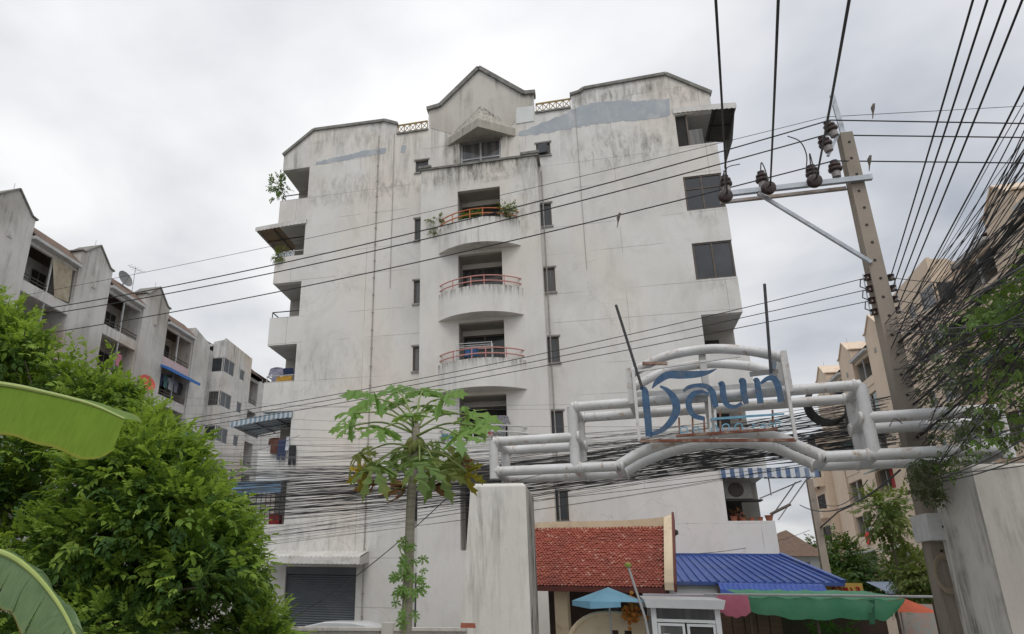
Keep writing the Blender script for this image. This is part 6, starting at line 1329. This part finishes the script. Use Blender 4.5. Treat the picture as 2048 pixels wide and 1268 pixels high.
bush('balcony_plant', (4.5,FY+.25,FL[0]+1.25), (.25,.15,.16), 36, .13, 'red leaved plant in the loggia under the striped awning', 'plant', leafmat('red_leaf', (.25,.03,.03), (.18,.04,.03)), None, None, 51)
def garment(kind, p, w_, h, material, label, group, ax=(1,0,0)):
    ax = Vector(ax); p = Vector(p); nrm = ax.cross(Vector((0,0,1)))
    if kind == 'shirt': o_ = [(-.5,0),(-.12,.04),(.12,.04),(.5,0),(.62,-.38),(.42,-.42),(.36,-.25),(.34,-1),(-.34,-1),(-.36,-.25),(-.42,-.42),(-.62,-.38)]
    elif kind == 'trousers': o_ = [(-.34,0),(.34,0),(.38,-1),(.08,-1),(.0,-.35),(-.08,-1),(-.38,-1)]
    else: o_ = [(-.5,0),(.5,0),(.48,-.5),(.52,-1),(-.5,-1),(-.47,-.5)]
    m = MB(); m.slab([(a*w_,b_*h) for a,b_ in o_], [], p, ax, (0,0,1), nrm, .02); m.v = [(v[0]+nrm.x*.03*math.sin(v[2]*9+v[0]*7), v[1]+nrm.y*.03*math.sin(v[2]*9+v[0]*7), v[2]) for v in m.v]
    return m.build({'shirt':'hanging_shirt','trousers':'hanging_trousers'}.get(kind,'hanging_cloth'), material, None, label, 'laundry', group)
cl_ = lambda n,c: mat('cloth_'+n, c, tuple(x*.7 for x in c), 8, .95)
CN = dict(navy=cl_('navy',(.04,.055,.12)), brown=cl_('brown',(.12,.05,.035)), white=cl_('white',(.5,.52,.56)), lilac=cl_('lilac',(.28,.27,.35)), yellow=cl_('ochre',(.42,.24,.04)), black=cl_('black',(.03,.03,.035)), teal=cl_('teal',(.12,.25,.27)), red=MT['redcloth'], check=mat('checked_cloth', (.30,.30,.31), (.10,.10,.11), 30, .95, lo=.45, hi=.55), rchk=mat('red_white_cloth', (.55,.50,.48), (.40,.06,.06), 14, .95, lo=.47, hi=.53))
gL = 'laundry on the left corner loggia'
garment('shirt', (XL+.75,FY-.1,8.0), .5, .6, CN['brown'], 'brown shirt drying under the blue striped awning', gL); garment('trousers', (XL+1.05,FY-.12,7.95), .42, .8, CN['navy'], 'navy trousers drying under the blue striped awning', gL); garment('cloth', (XL+1.28,FY-.12,8.05), .14, .55, CN['white'], 'narrow white towel drying beside the navy trousers', gL); garment('trousers', (XL+1.5,FY-.1,7.7), .4, .75, CN['black'], 'black trousers drying against the facade edge', gL)
garment('shirt', (XL+.35,FY+.3,FL[2]+1.62), .55, .75, CN['lilac'], 'lilac shirt drying on the fourth storey corner balcony', gL); garment('shirt', (XL+.75,FY+.5,FL[2]+1.65), .5, .7, CN['navy'], 'dark shirt drying on the fourth storey corner balcony', gL); garment('cloth', (XL+.85,FY+.05,FL[2]+1.18), .7, .24, CN['yellow'], 'ochre cloth over the rail of the fourth storey corner balcony', gL)
garment('cloth', (-3.28,BY-.12,FL[1]+1.62), .3, .8, CN['rchk'], 'red and white cloth drying on the balcony behind the papaya', 'laundry on the centre balcony'); garment('shirt', (-2.95,BY-.15,FL[1]+1.66), .62, .82, CN['check'], 'grey checked shirt drying on the balcony behind the papaya', 'laundry on the centre balcony')
m = MB(); m.tube([(-4.3,BY-.12,FL[1]+1.68),(-2.72,BY-.12,FL[1]+1.68)], .012, 5); m.build('clothes_rail', MT['pink'], main)
# drying rack on the middle balcony
dk = thing('drying_rack', (-3.75,BY-.4,FL[2]), 'white metal drying rack standing on the middle curved balcony', 'drying rack'); m = MB()
for y in (BY-.5,BY-.25):
    for z in (1.35,1.5): m.tube([(-4.4,y,FL[2]+z),(-3.1,y,FL[2]+z)], .012, 5)
    for x in (-4.4,-3.1): m.tube([(x,y,FL[2]),(x,y,FL[2]+1.52)], .014, 5)
m.build('frame', MT['wornwhite'], dk); 
garment('cloth', (-3.85,BY-.35,FL[2]+1.34), .5, .3, cl_('blue',(.05,.14,.30)), 'blue cloth folded over the drying rack', None)
m = MB(); m.box(-4.95,-4.55,BY-.30,BY-.1,FL[1]+.88,FL[1]+1.08); m.build('plastic_crate', CN['teal'], None, 'small teal crate on the balcony ledge behind the papaya', 'crate'); m = MB(); m.lathe([(.1,0),(.14,.2),(.13,.2),(.09,.02)], (-4.42,BY-.22,FL[1]+.88), 12); m.build('bucket', MT['redcloth'], None, 'red bucket on the balcony ledge behind the papaya', 'bucket')
m = MB(); m.box(XL+.55,XL+.95,FY+.3,FY+.6,FL[0]+.97,FL[0]+1.35); m.build('red_box', MT['redcloth'], None, 'red plastic box behind the bars of the lower left loggia', 'box')
m = MB(); m.box(XL+.12,XL+.86,FY-.006,FY+.02,FL[4]+.965,FL[4]+1.15); m.build('banner', mat('printed_banner', (.6,.62,.64), (.15,.17,.2), 14, .7, lo=.45, hi=.52), None, 'black and white banner strip on the rail under the tan awning', 'banner')
gR = 'laundry in the grey block loggias'
for k,(y,mm,nm_) in enumerate(((41.0,CN['navy'],'dark blue'),(41.6,CN['teal'],'teal'),(42.2,CN['white'],'white'),(42.9,CN['lilac'],'lilac'),(43.5,CN['black'],'black'))): garment('shirt', LP(-.1,y,FL[4]+1.75), .6, .85, mm, nm_+' shirt drying under the bright blue awning of the grey block', gR, (0,1,0))
garment('cloth', LP(.0,36.2,FL[4]+1.6), .5, .8, mat('cloth_pink', (.5,.2,.25), (.4,.15,.2), 8, .95), 'pink towel hanging in a grey block loggia above the tree', gR, (0,1,0)); garment('shirt', RP(.1,64.6,FL[1]+1.0), .9, .9, MT['redcloth'] if False else mat('cloth_scarlet', (.62,.06,.05), (.5,.04,.04), 8, .9), 'bright red shirt hanging from a peach block balcony', None, (0,1,0))
# wall lamp beside the tiled roof
wl_ = thing('wall_lamp', (1.95,20.2,3.9), 'small black wall lamp bracket right of the red tiled roof', 'lamp'); m = MB(); m.tube([(1.72,20.0,3.92),(1.95,20.0,3.92),(2.02,20.0,4.02)], .02, 5); m.build('bracket', MT['ironblack'], wl_); m = MB(); m.lathe([(.02,-.06),(.07,-.03),(.06,.06),(.02,.08)], (2.03,20.0,4.08), 10); m.build('lamp_head', MT['ironblack'], wl_)
m = MB(); m.bar((1.66,20.0,3.5),(1.70,20.0,3.97),.04); m.build('post', MT['ironblack'], wl_)
# green tarpaulin sheet in the lane
m = MB(); m.hexa([(11.4,42,2.6),(14.0,42,2.4),(14.2,44,2.7),(11.6,44,3.1),(11.4,42,2.64),(14.0,42,2.44),(14.2,44,2.74),(11.6,44,3.14)]); m.build('green_canopy', MT['tarpgreen'], None, 'distant green canopy sheet between the far pole and the trees', 'canopy')
m = MB(); m.add([(14.5,44,3.0),(18.5,44,3.2),(18.6,47,3.6),(14.6,47,3.5),(14.5,44,2.85),(18.5,44,3.05)], [(0,1,2,3),(4,5,1,0)]); m.build('shed_roof', mat('blue_grey_sheet', (.16,.21,.30), (.2,.25,.33), 2, .5), None, 'distant blue grey shed roof below the peach block', 'roof')
